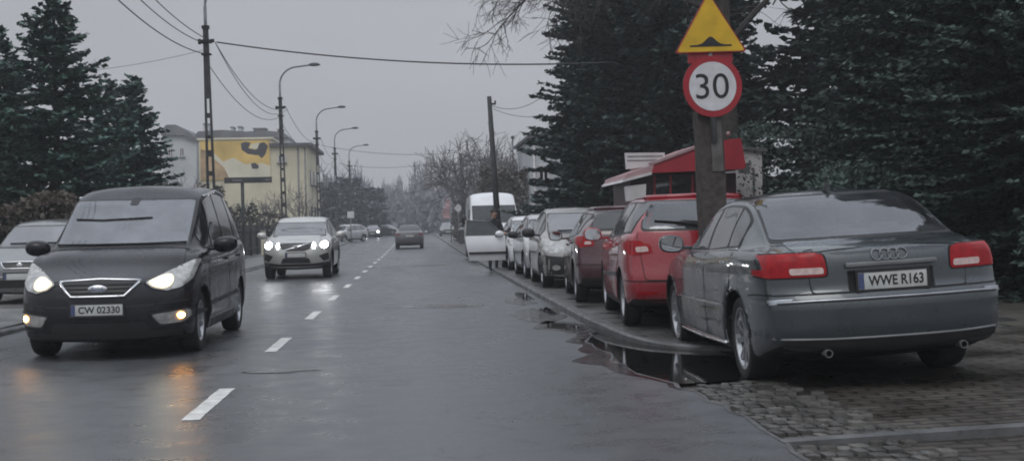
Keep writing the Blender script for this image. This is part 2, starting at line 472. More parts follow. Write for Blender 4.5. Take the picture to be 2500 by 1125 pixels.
    # ---- standard parts
    def wheels(c, spokes=7, width=.215, rim_mat=None, simple=False):
        r = c.sp['rw']; rr = r*c.sp.get('rimf', .66); hw = width/2
        proto = None
        for y in c.axles:
            for sd in (-1, 1):
                w = c.W(c.L/2-y)
                if proto is None:
                    prof = [(rr-.015, -hw*.75), (rr+.01, -hw*.92), (r*.86, -hw), (r*.95, -hw*.93), (r*.988, -hw*.75), (r, -hw*.45), (r, hw*.45), (r*.988, hw*.75), (r*.95, hw*.93), (r*.86, hw), (rr+.01, hw*.92), (rr-.015, hw*.75)]
                    t = lathe('wheel', prof, 18 if simple else 36, M['tyre'], c.root, 'X', closed=True)
                    mb = MB()
                    # rim: barrel, spokes, hub (outer face towards +x)
                    k = 16 if simple else 32
                    V = []; Fc = []
                    pr = [(rr+.005, hw*.90), (rr-.012, hw*.86), (rr-.03, hw*.55), (rr-.035, -hw*.3)]
                    for i in range(k):
                        a = 2*PI*i/k
                        for (q, h) in pr: V.append((h, q*math.cos(a), q*math.sin(a)))
                    for i in range(k):
                        for j in range(3): Fc.append((i*4+j, i*4+j+1, ((i+1) % k)*4+j+1, ((i+1) % k)*4+j))
                    mb.add(V, Fc, 0)
                    V = [(hw*.0, 0, 0)]+[(hw*.0, (rr-.03)*math.cos(2*PI*i/k), (rr-.03)*math.sin(2*PI*i/k)) for i in range(k)]
                    mb.add(V, [(0, 1+i, 1+(i+1) % k) for i in range(k)], 1)
                    for i in range(spokes):
                        a = 2*PI*i/spokes; rot = Matrix.Rotation(a, 3, 'X')
                        w0, w1, a0, a1 = .055, .034, .03, rr-.012
                        pts = [(hw*.60, -w0/2, a0), (hw*.60, w0/2, a0), (hw*.80, w1/2, a1), (hw*.80, -w1/2, a1), (hw*.2, -w0/2, a0), (hw*.2, w0/2, a0), (hw*.5, w1/2, a1), (hw*.5, -w1/2, a1)]
                        mb.add([rot @ Vector(p) for p in pts], [(0, 1, 2, 3), (0, 4, 5, 1), (2, 6, 7, 3), (1, 5, 6, 2), (0, 3, 7, 4)], 0)
                    V = [(hw*.68, 0, 0)]+[(hw*.62, .07*math.cos(2*PI*i/12), .07*math.sin(2*PI*i/12)) for i in range(12)]+[(hw*.2, .075*math.cos(2*PI*i/12), .075*math.sin(2*PI*i/12)) for i in range(12)]
                    mb.add(V, [(0, 1+i, 1+(i+1) % 12) for i in range(12)]+[(1+i, 13+i, 13+(i+1) % 12, 1+(i+1) % 12) for i in range(12)], 0)
                    rim = mb.build('rim', [rim_mat or M['alloy'], M['rim_dark']], t)
                    proto = (t, rim); o = t
                else:
                    o = proto[0].copy(); COL.objects.link(o); q = proto[1].copy(); COL.objects.link(q); q.parent = o
                o.location = (sd*(w-hw-c.sp.get('inset', .03)), y, r)
                o.rotation_euler = (.3+y, 0, 0 if sd > 0 else PI)
    def side_windows(c, ranges, low=.03, top=.045, surround=True):
        """ranges: list of (s0, s1); outlines follow the belt line and the roof rail"""
        for side in ('left', 'right'):
            allb = []
            def curve(s0, s1, lo, tp):
                bot = []; up = []
                for s in np.linspace(s0, s1, max(4, int((s1-s0)/.06))):
                    b, t = c.zs(s)+lo, c.cz(s)-tp
                    if t-b > .03: bot.append((s, b)); up.append((s, t))
                return bot+up[::-1]
            if surround:
                P = curve(ranges[0][0]-.03, ranges[-1][1]+.03, low-.02, top-.02)
                if len(P) > 4: c.patch('window_surround', P, side, M['black_plastic'], .003, .02, res=.06)
            for (s0, s1) in ranges:
                P = curve(s0, s1, low, top)
                if len(P) > 4: c.patch('side_window', P, side, M['glass_side'], .007, .045, res=.06)
    def screen(c, s0, s1, mt, name='windscreen', dirn='front', inset=.05, z0=0, z1=0, frame=True, k=1.0, opened=False):
        R_ = []
        for s in np.linspace(s0, s1, 9): R_.append((c.cw(s)*k-inset, c.cz(s)))
        R_[0] = (R_[0][0], R_[0][1]+z0); R_[-1] = (R_[-1][0], R_[-1][1]+z1)
        zt0, zt1 = R_[0][1], R_[-1][1]
        R_ = [p for p in R_ if min(zt0, zt1)-1e-4 <= p[1] <= max(zt0, zt1)+1e-4]
        out = R_+[(-x, z) for x, z in R_[::-1]]
        if opened: return c.open_glass(name, out, dirn, mt)
        if frame:
            cx = sum(p[1] for p in out)/len(out)
            fr = [(x*1.035, z+(.022 if z > cx else -.022)) for x, z in out]
            c.patch(name+'_seal', fr, dirn, M['black_plastic'], .003, .05, res=.06)
        return c.patch(name, out, dirn, mt, .007, .06, res=.05)
    def door(c, s0, s1, z0, z1, side, slant=.0):
        P = [(s0, z0+.06), (s0+.02, z0), (s1-.02, z0), (s1, z0+.08), (s1+slant, z1), (s0, z1)]
        big = [(s0-.006, z0+.058), (s0+.014, z0-.006), (s1-.014, z0-.006), (s1+.006, z0+.078), (s1+slant+.006, z1), (s0-.006, z1)]
        c.patch('door_seam', big, side, M['gap'], .0015, .03, res=.08)
        return c.patch('door', P, side, c.paint, .0035, .03, res=.08)
    def handle(c, s, z, side, mt, door=None):
        h = c.hit((s, z), side)
        if h is None: return
        p, n = h; bm = bmesh.new()
        add_box(bm, p+n*.022, (.028, .17, .026), bev=.010); add_box(bm, p+n*.008+Vector((0, .07, 0)), (.03, .03, .03)); add_box(bm, p+n*.008+Vector((0, -.07, 0)), (.03, .03, .03))
        return from_bm('handle', bm, mt, door or c.root, smooth=40)
    def mirror(c, s, z, side, body_mat=None, size=(.20, .13, .16), reach=.13):
        sd = 1 if side == 'right' else -1
        h = c.hit((s, z-.03), side)
        if h is None: return
        p = h[0]
        bm = bmesh.new(); bmesh.ops.create_uvsphere(bm, u_segments=20, v_segments=12, radius=.5)
        for v in bm.verts:
            x, y, zz = v.co
            f = (abs(x*2)**2.6+abs(y*2)**2.6+abs(zz*2)**2.6)**(1/2.6)
            x, y, zz = x/f, y/f, zz/f
            if y < -.12: y = -.12+(y+.12)*.12
            v.co = (x*size[0]*1.1, y*size[1]*1.5, zz*size[2]*1.08+x*sd*.015)
        cx = p.x+sd*(reach+size[0]*.25); cy = p.y-.02; cz = z+size[2]*.35
        bmesh.ops.translate(bm, verts=bm.verts, vec=(cx, cy, cz))
        add_box(bm, (p.x+sd*reach*.3, p.y-.01, z+.01), (reach*1.3, .06, .035), bev=.01)
        mo = from_bm('mirror', bm, body_mat or c.paint, c.root, smooth=50)
        g = bmesh.new(); bmesh.ops.create_circle(g, cap_ends=True, segments=24, radius=.5)
        for v in g.verts:
            x, y = v.co.x, v.co.y; f = (abs(x*2)**3+abs(y*2)**3)**(1/3) or 1
            v.co = (cx+x/f*size[0]*.92, cy-size[1]*.225-.004, cz+y/f*size[2]*.88+x*sd*.015)
        from_bm('mirror_glass', g, M['mirror_glass'], mo)
        return mo
    def plate(c, text, dirn, x, z, w=.52, h=.114, mb=None):
        sgn = 1 if dirn == 'front' else -1
        hits = [c.hit((x+dx, z+dz), dirn) for dx in (-.2, 0, .2) for dz in (-.05, .05)]
        y = max(sgn*q[0].y for q in hits if q)*sgn + sgn*.012
        t = box('number_plate', (x, y, z), (w, .012, h), M['plate'], c.root, bev=.004)
        fr = MB()
        for (cx, cz, sx, sz) in ((0, h/2+.009, w+.036, .018), (0, -h/2-.009, w+.036, .018), (w/2+.009, 0, .018, h), (-w/2-.009, 0, .018, h)):
            fr.box((x+cx, y, z+cz), (sx, .02, sz))
        fr.build('plate_frame', M['black_plastic'], t)
        bl = sgn*-1
        box('plate_band', (x+(-w/2+.024)*-sgn, y+sgn*.007, z), (.042, .004, h*.92), M['plate_blue'], t)
        if text:
            me = text_mesh(text, w*.80, h*.62, .022)
            o = link('plate_lettering', me, M['ink'], t)
            o.matrix_basis = Matrix.Translation((x+.025*-sgn, y+sgn*.0085, z)) @ Matrix.Rotation(PI if sgn > 0 else 0, 4, 'Z') @ Matrix.Rotation(PI/2, 4, 'X')
        return t

def hatch_spec(L=4.2, W=.87, H=1.48, wb=2.55, fo=.85, hood0=.70, cowl=(.95, .98), rf=(1.75, 1.38), roof_r=None, tail=1.36, belt0=.90, belt1=.98, cwr=.66, paint=None, rw=.31,
               pF=None, pR=None, hb=None, **kw):
    rr = roof_r or (L-.55, H-.03)
    dz = rf[1]-cowl[1]; ds = rf[0]-cowl[0]
    zr = [(0, hood0-.03), (.07, hood0+.005), (.25, hood0+.06), (cowl[0]*.6, cowl[1]-.09), (cowl[0]-.10, cowl[1]-.012), (cowl[0], cowl[1]+.015), (cowl[0]+ds*.33, cowl[1]+dz*.37), (cowl[0]+ds*.7, cowl[1]+dz*.75), rf, (rf[0]+.3, H-.025), ((rf[0]+rr[0])/2, H), rr, (L-.12, tail+.02), (L, tail-.03)]
    zs = [(0, hood0-.10), (.15, hood0-.045), (cowl[0]*.6, belt0-.07), (cowl[0], belt0), ((cowl[0]+L)/2, (belt0+belt1)/2), (L-.3, belt1), (L, belt1-.02)]
    c0 = cowl[0]+.10
    cw = [(0, .70), (cowl[0]*.6, .76), (c0, .80), (rf[0]+.12, cwr+.03), ((rf[0]+rr[0])/2, cwr), (rr[0], cwr-.01), (L, cwr-.05)]
    cz = [(0, hood0-.06), (.2, hood0), (cowl[0]*.6, belt0-.02), (c0, cowl[1]), (c0+ds*.5, cowl[1]+dz*.50), (rf[0]+.12, rf[1]-.02), ((rf[0]+rr[0])/2, H-.065), (rr[0], rr[1]-.055), (L, tail-.075)]
    sp = dict(L=L, W=W, H=H, wb=wb, fo=fo, zr=zr, zs=zs, cw=cw, cz=cz, paint=paint, rw=rw,
              pF=pF or [(.15, .10), (.28, .03), (.45, 0), (.60, .015), (hood0, .09), (hood0+.3, .3)],
              pR=pR or [(.25, .10), (.4, .02), (.55, 0), (.72, .03), (belt1, .09), (tail, .38), (tail+.2, .5)], DR=1.15, kR=.14)
    sp['cowl'] = cowl; sp['rf'] = rf; sp['tailz'] = tail; sp['hood0'] = hood0; sp['beltz'] = (belt0, belt1)
    sp.update(kw); return sp

def paint_mat(name, color, metal=.0, rough=.32, coat=1.0, spec=.5):
    m = mat(name, color, rough, metal=metal, var=.08, vscale=2.5, coat=coat, bump=.03, bscale=90, rvar=.07, rscale=5, spec=spec)
    # winter road film: dull grey spray creeping up from the sills
    nt = m.node_tree; N = nt.nodes; Lk = nt.links; b = N['Principled BSDF']
    tc = N.new('ShaderNodeTexCoord'); sx = N.new('ShaderNodeSeparateXYZ'); Lk.new(tc.outputs['Object'], sx.inputs[0])
    n = N.new('ShaderNodeTexNoise'); n.inputs['Scale'].default_value = 5; n.inputs['Detail'].default_value = 6; Lk.new(tc.outputs['Object'], n.inputs['Vector'])
    h = N.new('ShaderNodeMapRange'); h.inputs['From Min'].default_value = .85; h.inputs['From Max'].default_value = .15; h.inputs['To Min'].default_value = 0; h.inputs['To Max'].default_value = 1; Lk.new(sx.outputs['Z'], h.inputs['Value'])
    k = N.new('ShaderNodeMapRange'); k.inputs['From Min'].default_value = .25; k.inputs['From Max'].default_value = .75; k.inputs['To Min'].default_value = .1; k.inputs['To Max'].default_value = .42; Lk.new(n.outputs['Fac'], k.inputs['Value'])
    f = N.new('ShaderNodeMath'); f.operation = 'MULTIPLY'; Lk.new(h.outputs[0], f.inputs[0]); Lk.new(k.outputs[0], f.inputs[1])
    mx = N.new('ShaderNodeMix'); mx.data_type = 'RGBA'; old = b.inputs['Base Color'].links[0].from_socket
    Lk.new(f.outputs[0], mx.inputs['Factor']); Lk.new(old, mx.inputs['A']); mx.inputs['B'].default_value = (.050, .049, .048, 1); Lk.new(mx.outputs['Result'], b.inputs['Base Color'])
    ct = N.new('ShaderNodeMapRange'); ct.inputs['To Min'].default_value = coat; ct.inputs['To Max'].default_value = coat*.15; Lk.new(f.outputs[0], ct.inputs['Value']); Lk.new(ct.outputs[0], b.inputs['Coat Weight'])
    return m
# ================================================================ the oncoming dark people carrier
P_NAVY = paint_mat('dark_grey_paint', (.012, .012, .016), rough=.25, coat=.42, spec=.15)
M['ring_grey'] = mat('ring_grey', (.20, .21, .22), .35, metal=.6)
P_SLATE = paint_mat('slate_paint', (.045, .056, .064), metal=.35, rough=.30)

def oval_(cx, cz, rx, rz, n=14): return [(cx+rx*math.cos(a), cz+rz*math.sin(a)) for a in np.linspace(0, 2*PI, n+1)[:-1]]
def mirror_x(poly): return [(-x, z) for x, z in poly]

def build_minivan():
    root = thing('minivan', 'dark grey people carrier with lit headlamps driving towards us in the oncoming lane', 'minivan')
    L = 4.82
    sp = hatch_spec(L=L, W=.925, H=1.90, wb=2.85, fo=.95, hood0=.84, cowl=(1.05, 1.15), rf=(2.0, 1.75), roof_r=(4.2, 1.83), tail=1.71, belt0=1.06, belt1=1.16, cwr=.735, paint=P_NAVY, rw=.335,
                    pF=[(.15, .10), (.30, .03), (.48, 0), (.62, .01), (.72, .04), (.83, .12), (.95, .26), (1.1, .4)], q=1.25, kF=.26)
    sp['zs'] = [(0, .72), (.12, .80), (.45, .925), (1.05, 1.08), (2.6, 1.11), (4.3, 1.17), (L, 1.14)]
    c = Car(sp, root)
    c.screen(1.12, 2.02, M['pane_front'], inset=.035, z0=.03, z1=-.01, opened=True)
    c.cabin(2.1, 4.5, (1.25, 1.75, 1.10), [(2.65, 1.12, False), (3.5, 1.10, True)], .42)
    c.side_windows([(1.42, 1.86), (1.92, 2.72), (2.80, 3.66), (3.75, 4.45)], low=.045, top=.05)
    for side in ('left', 'right'):
        d1 = c.door(1.32, 2.76, .36, 1.09, side); d2 = c.door(2.79, 3.72, .36, 1.11, side, slant=.1)
        c.handle(2.56, .98, side, P_NAVY, d1); c.handle(3.6, 1.0, side, P_NAVY, d2)
        c.strip('side_moulding', [(1.35, .50), (2.5, .52), (3.7, .54)], side, M['black_plastic'], .05, .009)
        c.raised('roof_rail', [(2.2, c.cz(2.2)-.012), (3.2, c.cz(3.2)-.012), (4.2, c.cz(4.2)-.012)], side, M['chrome'], .016, eps=.02)
        c.patch('sill_trim', [(1.45, .22), (3.3, .22), (3.3, .32), (1.45, .32)], side, M['black_plastic'], .004, .02)
        c.mirror(1.62, 1.10, side, size=(.25, .15, .17), reach=.10)
        c.strip('wheel_arch_trim', [(.95+.39*math.cos(a), .335+.39*math.sin(a)) for a in np.linspace(.15, PI-.15, 16)], side, P_NAVY, .03, .008)
    # bonnet with its shut line
    hb = [(-.72, .32), (-.60, .16), (-.36, .075), (0, .05), (.36, .075), (.60, .16), (.72, .32), (.76, .7), (.72, 1.05), (.40, 1.02), (0, 1.0), (-.40, 1.02), (-.72, 1.05), (-.76, .7)]
    c.patch('bonnet_seam', [(x*1.008, y+(-.008 if y < .5 else .006)) for x, y in hb], 'top', M['gap'], .002, .05, res=.07)
    c.patch('bonnet', hb, 'top', P_NAVY, .005, .05, res=.06)
    c.patch('scuttle', [(-.74, 1.02), (-.4, 1.00), (0, .985), (.4, 1.0), (.74, 1.02), (.76, 1.12), (0, 1.08), (-.76, 1.12)], 'top', M['black_plastic'], .009, .02)
    # grille
    gt, gb, xt, xb = .815, .665, .405, .265
    c.patch('grille', [(-xt, gt), (0, gt+.018), (xt, gt), (xb, gb), (-xb, gb)], 'front', M['black_plastic'], .008, .03)
    gr = c.raised('grille_surround', [(-xt, gt), (0, gt+.018), (xt, gt), (xt-.02, gt-.03), (xb, gb), (-xb, gb), (-xt+.02, gt-.03), (-xt, gt)], 'front', M['chrome'], .016, eps=.010)
    for z in (.70, .74, .78):
        hw = xb+(xt-xb)*(z-gb)/(gt-gb)-.02
        c.strip('grille_bar', [(-hw, z), (hw, z)], 'front', M['gap'], .014, .012)
    h = c.hit((0, .745), 'front')
    bm = bmesh.new(); bmesh.ops.create_uvsphere(bm, u_segments=28, v_segments=12, radius=.5)
    for v in bm.verts: v.co = (v.co.x*.20, v.co.y*.035, v.co.z*.085)
    bmesh.ops.translate(bm, verts=bm.verts, vec=(0, h[0].y+.018, .745))
    bd = from_bm('badge', bm, M['chrome'], root, smooth=60)
    me = text_mesh('Ford', .115, .042, .01); o = link('badge_lettering', me, mat('badge_blue', (.16, .20, .30), .3), bd)
    o.matrix_basis = Matrix.Translation((0, h[0].y+.0385, .745)) @ Matrix.Rotation(PI, 4, 'Z') @ Matrix.Rotation(PI/2, 4, 'X')
    # headlamps
    HL = [(.455, .795), (.53, .735), (.66, .705), (.79, .735), (.875, .82), (.905, 1.02), (.85, 1.01), (.70, .935), (.56, .855)]
    for sg in (1, -1):
        f = HL if sg > 0 else mirror_x(HL)[::-1]
        hl = c.patch('headlight', f, 'front', M['lamp_clear'], .006, .02, res=.03)
        big = [(x+(.012 if x*sg > .66 else -.014)*sg, z+(.012 if z > .82 else -.012)) for x, z in f]
        c.patch('headlight_seal', big, 'front', M['gap'], .003, .03, res=.04, parent=hl)
        lit = [(.475, .795), (.54, .745), (.63, .725), (.695, .75), (.715, .81), (.68, .865), (.62, .865), (.555, .835)]
        c.patch('lit_lamp', lit if sg > 0 else mirror_x(lit)[::-1], 'front', M['lamp_lit'], .012, .03, hl, res=.03)
        co_ = oval_(.60*sg, .80, .042, .036); c.patch('lit_bulb', co_, 'front', M['lamp_core'], .018, 0, hl, res=.03)
        fog = [(.52, .465), (.86, .505), (.87, .43), (.80, .375), (.60, .36)]
        fg = c.patch('fog_lamp', fog if sg > 0 else mirror_x(fog)[::-1], 'front', M['lamp_clear'], .008, .03, res=.03)
        sr = [(.50, .485), (.885, .525), (.90, .42), (.81, .355), (.585, .335)]
        c.patch('fog_surround', sr if sg > 0 else mirror_x(sr)[::-1], 'front', M['black_plastic'], .005, .03, fg)
        ci = [(.785+.030*math.cos(a), .445+.030*math.sin(a)) for a in np.linspace(0, 2*PI, 14)[:-1]]
        c.patch('lit_bulb', ci if sg > 0 else mirror_x(ci)[::-1], 'front', M['lamp_amber'], .014, 0, fg, res=.03)
    c.patch('bumper_intake', [(-.46, .40), (.46, .40), (.50, .30), (-.50, .30)], 'front', M['black_plastic'], .005, .03)
    c.strip('bumper_crease', [(-.85, .60), (-.5, .565), (0, .555), (.5, .565), (.85, .60)], 'front', M['black_plastic'], .02, .004)
    c.patch('bumper_lip', [(-.80, .30), (.80, .30), (.78, .235), (-.78, .235)], 'front', M['black_plastic'], .006, .02)
    c.plate('CW 02330', 'front', 0, .535)
    # wipers at the foot of the screen and one swept half way up it
    c.raised('wiper', [(.70, 1.18), (.3, 1.175), (-.05, 1.175)], 'front', M['gap'], .010, eps=.02)
    c.raised('wiper', [(-.02, 1.175), (-.35, 1.177), (-.70, 1.185)], 'front', M['gap'], .010, eps=.02)
    c.raised('wiper_blade', [(.60, 1.47), (.30, 1.455), (0, 1.465), (-.26, 1.475)], 'front', M['gap'], .008, eps=.016)
    c.patch('mirror_mount', [(-.05, 1.72), (.05, 1.72), (.045, 1.63), (-.045, 1.63)], 'front', M['black_plastic'], .010, .02)
    c.wheels(spokes=7)
    return root, c

def build_sedan():
    root = thing('sedan', 'slate grey saloon parked half on the kerb with its red tail lamps towards us', 'car')
    L = 5.05
    P = P_SLATE
    zr = [(0, .72), (.08, .76), (.3, .83), (.8, .945), (1.30, 1.02), (1.42, 1.045), (1.75, 1.22), (2.15, 1.405), (2.35, 1.46), (2.9, 1.525), (3.35, 1.515), (3.65, 1.47), (3.95, 1.365), (4.25, 1.205), (4.42, 1.125), (4.55, 1.105), (4.9, 1.08), (5.0, 1.06), (5.05, 1.03)]
    zs = [(0, .64), (.15, .72), (.8, .90), (1.42, .99), (2.8, 1.02), (3.8, 1.055), (4.4, 1.055), (4.9, 1.03), (5.05, .99)]
    cw = [(0, .70), (.8, .76), (1.5, .80), (2.35, .72), (2.9, .71), (3.55, .735), (3.9, .775), (4.25, .815), (4.5, .83), (4.8, .78), (L, .72)]
    cz = [(0, .68), (.3, .77), (.8, .93), (1.45, 1.03), (1.85, 1.21), (2.35, 1.41), (2.9, 1.455), (3.4, 1.445), (3.7, 1.385), (4.0, 1.25), (4.3, 1.115), (4.5, 1.08), (4.9, 1.055), (L, 1.01)]
    sp = dict(L=L, W=.945, H=1.53, wb=2.94, fo=.93, zr=zr, zs=zs, cw=cw, cz=cz, paint=P, rw=.345, q=1.35,
              pF=[(.15, .08), (.45, 0), (.72, .08), (.9, .3)], pR=[(.25, .12), (.36, .03), (.50, 0), (.66, .0), (.715, .025), (.74, .055), (.95, .085), (1.06, .12), (1.15, .17)], kR=.20, kF=.28, DR=.7, rimf=.72,
              plan=[(0, .80), (.1, .88), (.35, .955), (.85, .99), (1.5, 1.0), (3.6, 1.0), (4.5, .985), (4.85, .965), (5.0, .945), (L, .925)], zb=[(0, .24), (.5, .19), (4.2, .20), (4.7, .27), (L, .33)])
    c = Car(sp, root)
    c.screen(1.5, 2.3, M['pane_front'], inset=.04, opened=True)
    c.screen(3.52, 4.36, M['pane_rear'], 'rear_window', 'rear', inset=.045, z0=.03, z1=.03, opened=True)
    c.cabin(2.35, 3.45, (1.55, 2.0, 1.0), [(2.85, 1.02, False), (3.70, 1.0, True)], .32)
    box('parcel_shelf', (0, L/2-4.02, 1.0), (1.45, .62, .04), M['trim_dark'], root)
    c.side_windows([(1.72, 2.62), (2.70, 3.44), (3.49, 3.83)], low=.035, top=.045)
    for side in ('left', 'right'):
        d1 = c.door(1.55, 2.68, .30, 1.03, side); d2 = c.door(2.71, 3.62, .30, 1.05, side, slant=.14)
        c.handle(2.50, .93, side, M['chrome'], d1); c.handle(3.52, .955, side, M['chrome'], d2)
        c.strip('side_moulding', [(1.30, .575), (2.4, .585), (3.42, .60)], side, M['chrome'], .022, .011)
        c.raised('sill_trim', [(1.36, .255), (2.3, .245), (3.38, .265)], side, M['chrome'], .021, eps=.004)
        c.raised('window_trim', [(s, c.zs(s)+.012) for s in np.linspace(1.7, 3.85, 14)], side, M['chrome'], .009, eps=.004)
        c.mirror(1.72, 1.04, side, size=(.23, .13, .16), reach=.11)
        c.strip('bumper_strip', [(4.36, .675), (4.6, .682), (4.9, .69)], side, M['chrome_dull'], .035, .012)
        c.strip('bumper_seam', [(4.31, .72), (4.5, .735), (4.8, .742)], side, M['gap'], .012, .004)
        c.strip('wheel_arch_trim', [(3.87+.40*math.cos(a), .345+.40*math.sin(a)) for a in np.linspace(.1, PI-.1, 18)], side, P, .03, .008)
        c.strip('wheel_arch_trim', [(.93+.40*math.cos(a), .345+.40*math.sin(a)) for a in np.linspace(.1, PI-.1, 18)], side, P, .03, .008)
        tl = [(4.50, .87), (4.52, 1.00), (4.60, 1.045), (5.3, 1.05), (5.3, .865)]
    # roof panel and fin aerial
    bm = bmesh.new()
    pts = [(0, 0), (.16, 0), (.05, .075), (.02, .075)]
    a = [bm.verts.new((-.014 if z == 0 else -.006, L/2-(3.46-.0)+y-.16, c.zr(3.4)-.01+z)) for y, z in pts]; b = [bm.verts.new((.014 if z == 0 else .006, L/2-3.46+y-.16, c.zr(3.4)-.01+z)) for y, z in pts]
    bm.faces.new(a); bm.faces.new(b[::-1])
    for i in range(4): bm.faces.new((a[i], a[(i+1) % 4], b[(i+1) % 4], b[i]))
    from_bm('aerial_fin', bm, M['black_plastic'], root)
    # boot lid, its shut line and the strip over the plate
    c.patch('boot_seam', [(-.60, .735), (.60, .735), (.618, .93), (.645, 1.035), (0, 1.075), (-.645, 1.035), (-.618, .93)], 'rear', M['gap'], .0015, .03, res=.05)
    bl = c.patch('boot_lid', [(-.592, .745), (.592, .745), (.610, .93), (.637, 1.027), (0, 1.067), (-.637, 1.027), (-.610, .93)], 'rear', P, .004, .03, res=.045)
    c.patch('boot_top', [(-.66, 4.40), (0, 4.44), (.66, 4.40), (.70, 4.7), (.66, 4.86), (0, 4.90), (-.66, 4.86), (-.70, 4.7)], 'top', P, .005, .05, res=.06)
    for sg in (1, -1):
        T = [(.475, .865), (.90, .865), (.985, .93), (.985, 1.01), (.90, 1.035), (.53, 1.035), (.485, 1.01)]
        T = T if sg > 0 else mirror_x(T)[::-1]
        big = [(x+(.012 if abs(x) > .7 else -.012)*sg, z+(.010 if z > .96 else -.010)) for x, z in T]
        tlo = c.patch('tail_lamp', T, 'rear', M['lamp_red'], .009, .035, res=.025)
        c.patch('lamp_seal', big, 'rear', M['gap'], .005, .04, tlo, res=.035)
        rv = [(.495, .882), (.735, .882), (.74, .93), (.50, .93)]
        c.patch('reversing_lamp', rv if sg > 0 else mirror_x(rv)[::-1], 'rear', M['lamp_pale'], .014, .02, tlo, res=.03)
        side = 'right' if sg > 0 else 'left'
        c.patch('tail_lamp_wrap', [(4.76, .885), (4.72, .96), (4.76, 1.015), (4.93, 1.025), (5.02, 1.015), (5.02, .875), (4.93, .87)], side, M['lamp_red'], .0085, .03, tlo, res=.04)
    # plate, strip, rings
    c.patch('plate_recess', [(-.33, .735), (.33, .735), (.33, .895), (-.33, .895)], 'rear', M['gap'], .006, .015)
    c.plate('WWE R163', 'rear', 0, .815, w=.53, h=.125)
    h = c.hit((0, .945), 'rear')
    bm = bmesh.new(); add_box(bm, (0, h[0].y-.02, .938), (.70, .045, .034), bev=.010)
    from_bm('boot_handle_strip', bm, M['steel'], bl, smooth=40)
    h = c.hit((0, 1.0), 'rear'); mb = MB()
    for i in range(4):
        cx = (i-1.5)*.064
        mb.tube([(cx+.041*math.cos(a), h[0].y-.012, 1.003+.041*math.sin(a)) for a in np.linspace(0, 2*PI, 25)], .0062, 6)
    o = mb.build('badge_rings', M['ring_grey'], bl, True); 
    for v in o.data.vertices:
        q = c.hit((v.co.x, v.co.z), 'rear')
        if q: v.co.y = q[0].y-.010+(v.co.y-(h[0].y-.012))
    # bumper strips, lower edge, reflectors and rear lower valance
    c.raised('bumper_strip', [(-.90, .680), (-.6, .688), (0, .690), (.6, .688), (.90, .680)], 'rear', M['chrome_dull'], .015, eps=.006)
    c.strip('bumper_seam', [(-.9, .736), (-.6, .738), (.6, .738), (.9, .736)], 'rear', M['gap'], .010, .004)
    c.patch('rear_valance', [(-.84, .40), (.84, .40), (.80, .30), (-.80, .30)], 'rear', M['black_plastic'], .005, .03)
    c.raised('valance_trim', [(-.88, .415), (-.5, .408), (.5, .408), (.88, .415)], 'rear', M['steel'], .010, eps=.004)
    for sg in (-1, 1):
        h = c.hit((sg*.52, .335), 'rear')
        lathe('exhaust', [(.022, -.06), (.028, -.06), (.030, .06), (.024, .06)], 16, M['steel'], root, 'Z').matrix_basis = Matrix.Translation((sg*.52, h[0].y+.01, .305)) @ Matrix.Rotation(PI/2, 4, 'X')
    c.wheels(spokes=9, width=.25)
    return root, c
# ================================================================ the other vehicles
P_RED = paint_mat('red_paint', (.30, .012, .022), rough=.30)
P_WINE = paint_mat('wine_paint', (.055, .009, .015), rough=.30)
P_SILVER = paint_mat('silver_paint', (.50, .51, .53), metal=.4, rough=.34)
P_SUV = paint_mat('pale_silver_paint', (.52, .52, .50), metal=.4, rough=.34)
P_BEIGE = paint_mat('champagne_paint', (.33, .32, .305), metal=.4, rough=.34)
P_WHITE = paint_mat('white_paint', (.78, .79, .82), rough=.35)
P_DARK = paint_mat('charcoal_paint', (.03, .031, .036), rough=.32)
P_DUSK = paint_mat('dusk_grey_paint', (.07, .068, .076), rough=.34)
M['glass_van'] = mat('glass_van', (.03, .036, .038), .06, spec=.6, ior=1.5, var=.4)
P_GREY = paint_mat('mid_grey_paint', (.17, .175, .18), metal=.4, rough=.34)

def sides(c, wins, doors, handle_mat=None, mirror_s=None, mirror_mat=None, simple=False, msize=(.20, .13, .15)):
    c.side_windows(wins)
    for side in ('left', 'right'):
        for i, (s0, s1) in enumerate(doors):
            d = c.door(s0, s1, .30, (c.zs(s0)+c.zs(s1))/2+.005, side, slant=.08 if i else 0)
            c.handle(s1-.16, c.zs(s1)-.10, side, handle_mat or c.paint, d)
        if mirror_s: c.mirror(mirror_s, c.zs(mirror_s)+.01, side, mirror_mat, size=msize)
        c.patch('sill_trim', [(c.sp['fo']+.42, .20), (c.sp['fo']+c.sp['wb']-.42, .20), (c.sp['fo']+c.sp['wb']-.42, .285), (c.sp['fo']+.42, .285)], side, M['black_plastic'], .004, .02, res=.09)
def bonnet(c, w=.66, s0=.12):
    cs = c.sp['cowl'][0]
    hb = [(-w, s0+.16), (-w*.6, s0+.02), (0, s0), (w*.6, s0+.02), (w, s0+.16), (w*1.03, cs*.7), (w*.98, cs-.02), (0, cs-.07), (-w*.98, cs-.02), (-w*1.03, cs*.7)]
    c.patch('bonnet_seam', [(x*1.012, y+(-.01 if y < cs*.5 else .008)) for x, y in hb], 'top', M['gap'], .002, .05, res=.09)
    c.patch('bonnet', hb, 'top', c.paint, .005, .05, res=.08)
    c.patch('scuttle', [(-w*.98, cs-.01), (0, cs-.05), (w*.98, cs-.01), (w, cs+.07), (0, cs+.03), (-w, cs+.07)], 'top', M['black_plastic'], .007, .02, res=.08)
def front_lamps(c, HL, seal=True, lit=None, lit_mat=None):
    for sg in (1, -1):
        f = HL if sg > 0 else mirror_x(HL)[::-1]
        o = c.patch('headlight', f, 'front', M['lamp_clear'], .007, .025, res=.035)
        if lit:
            for l in lit:
                c.patch('lit_lamp', l if sg > 0 else mirror_x(l)[::-1], 'front', lit_mat, .013, .02, o, res=.03)
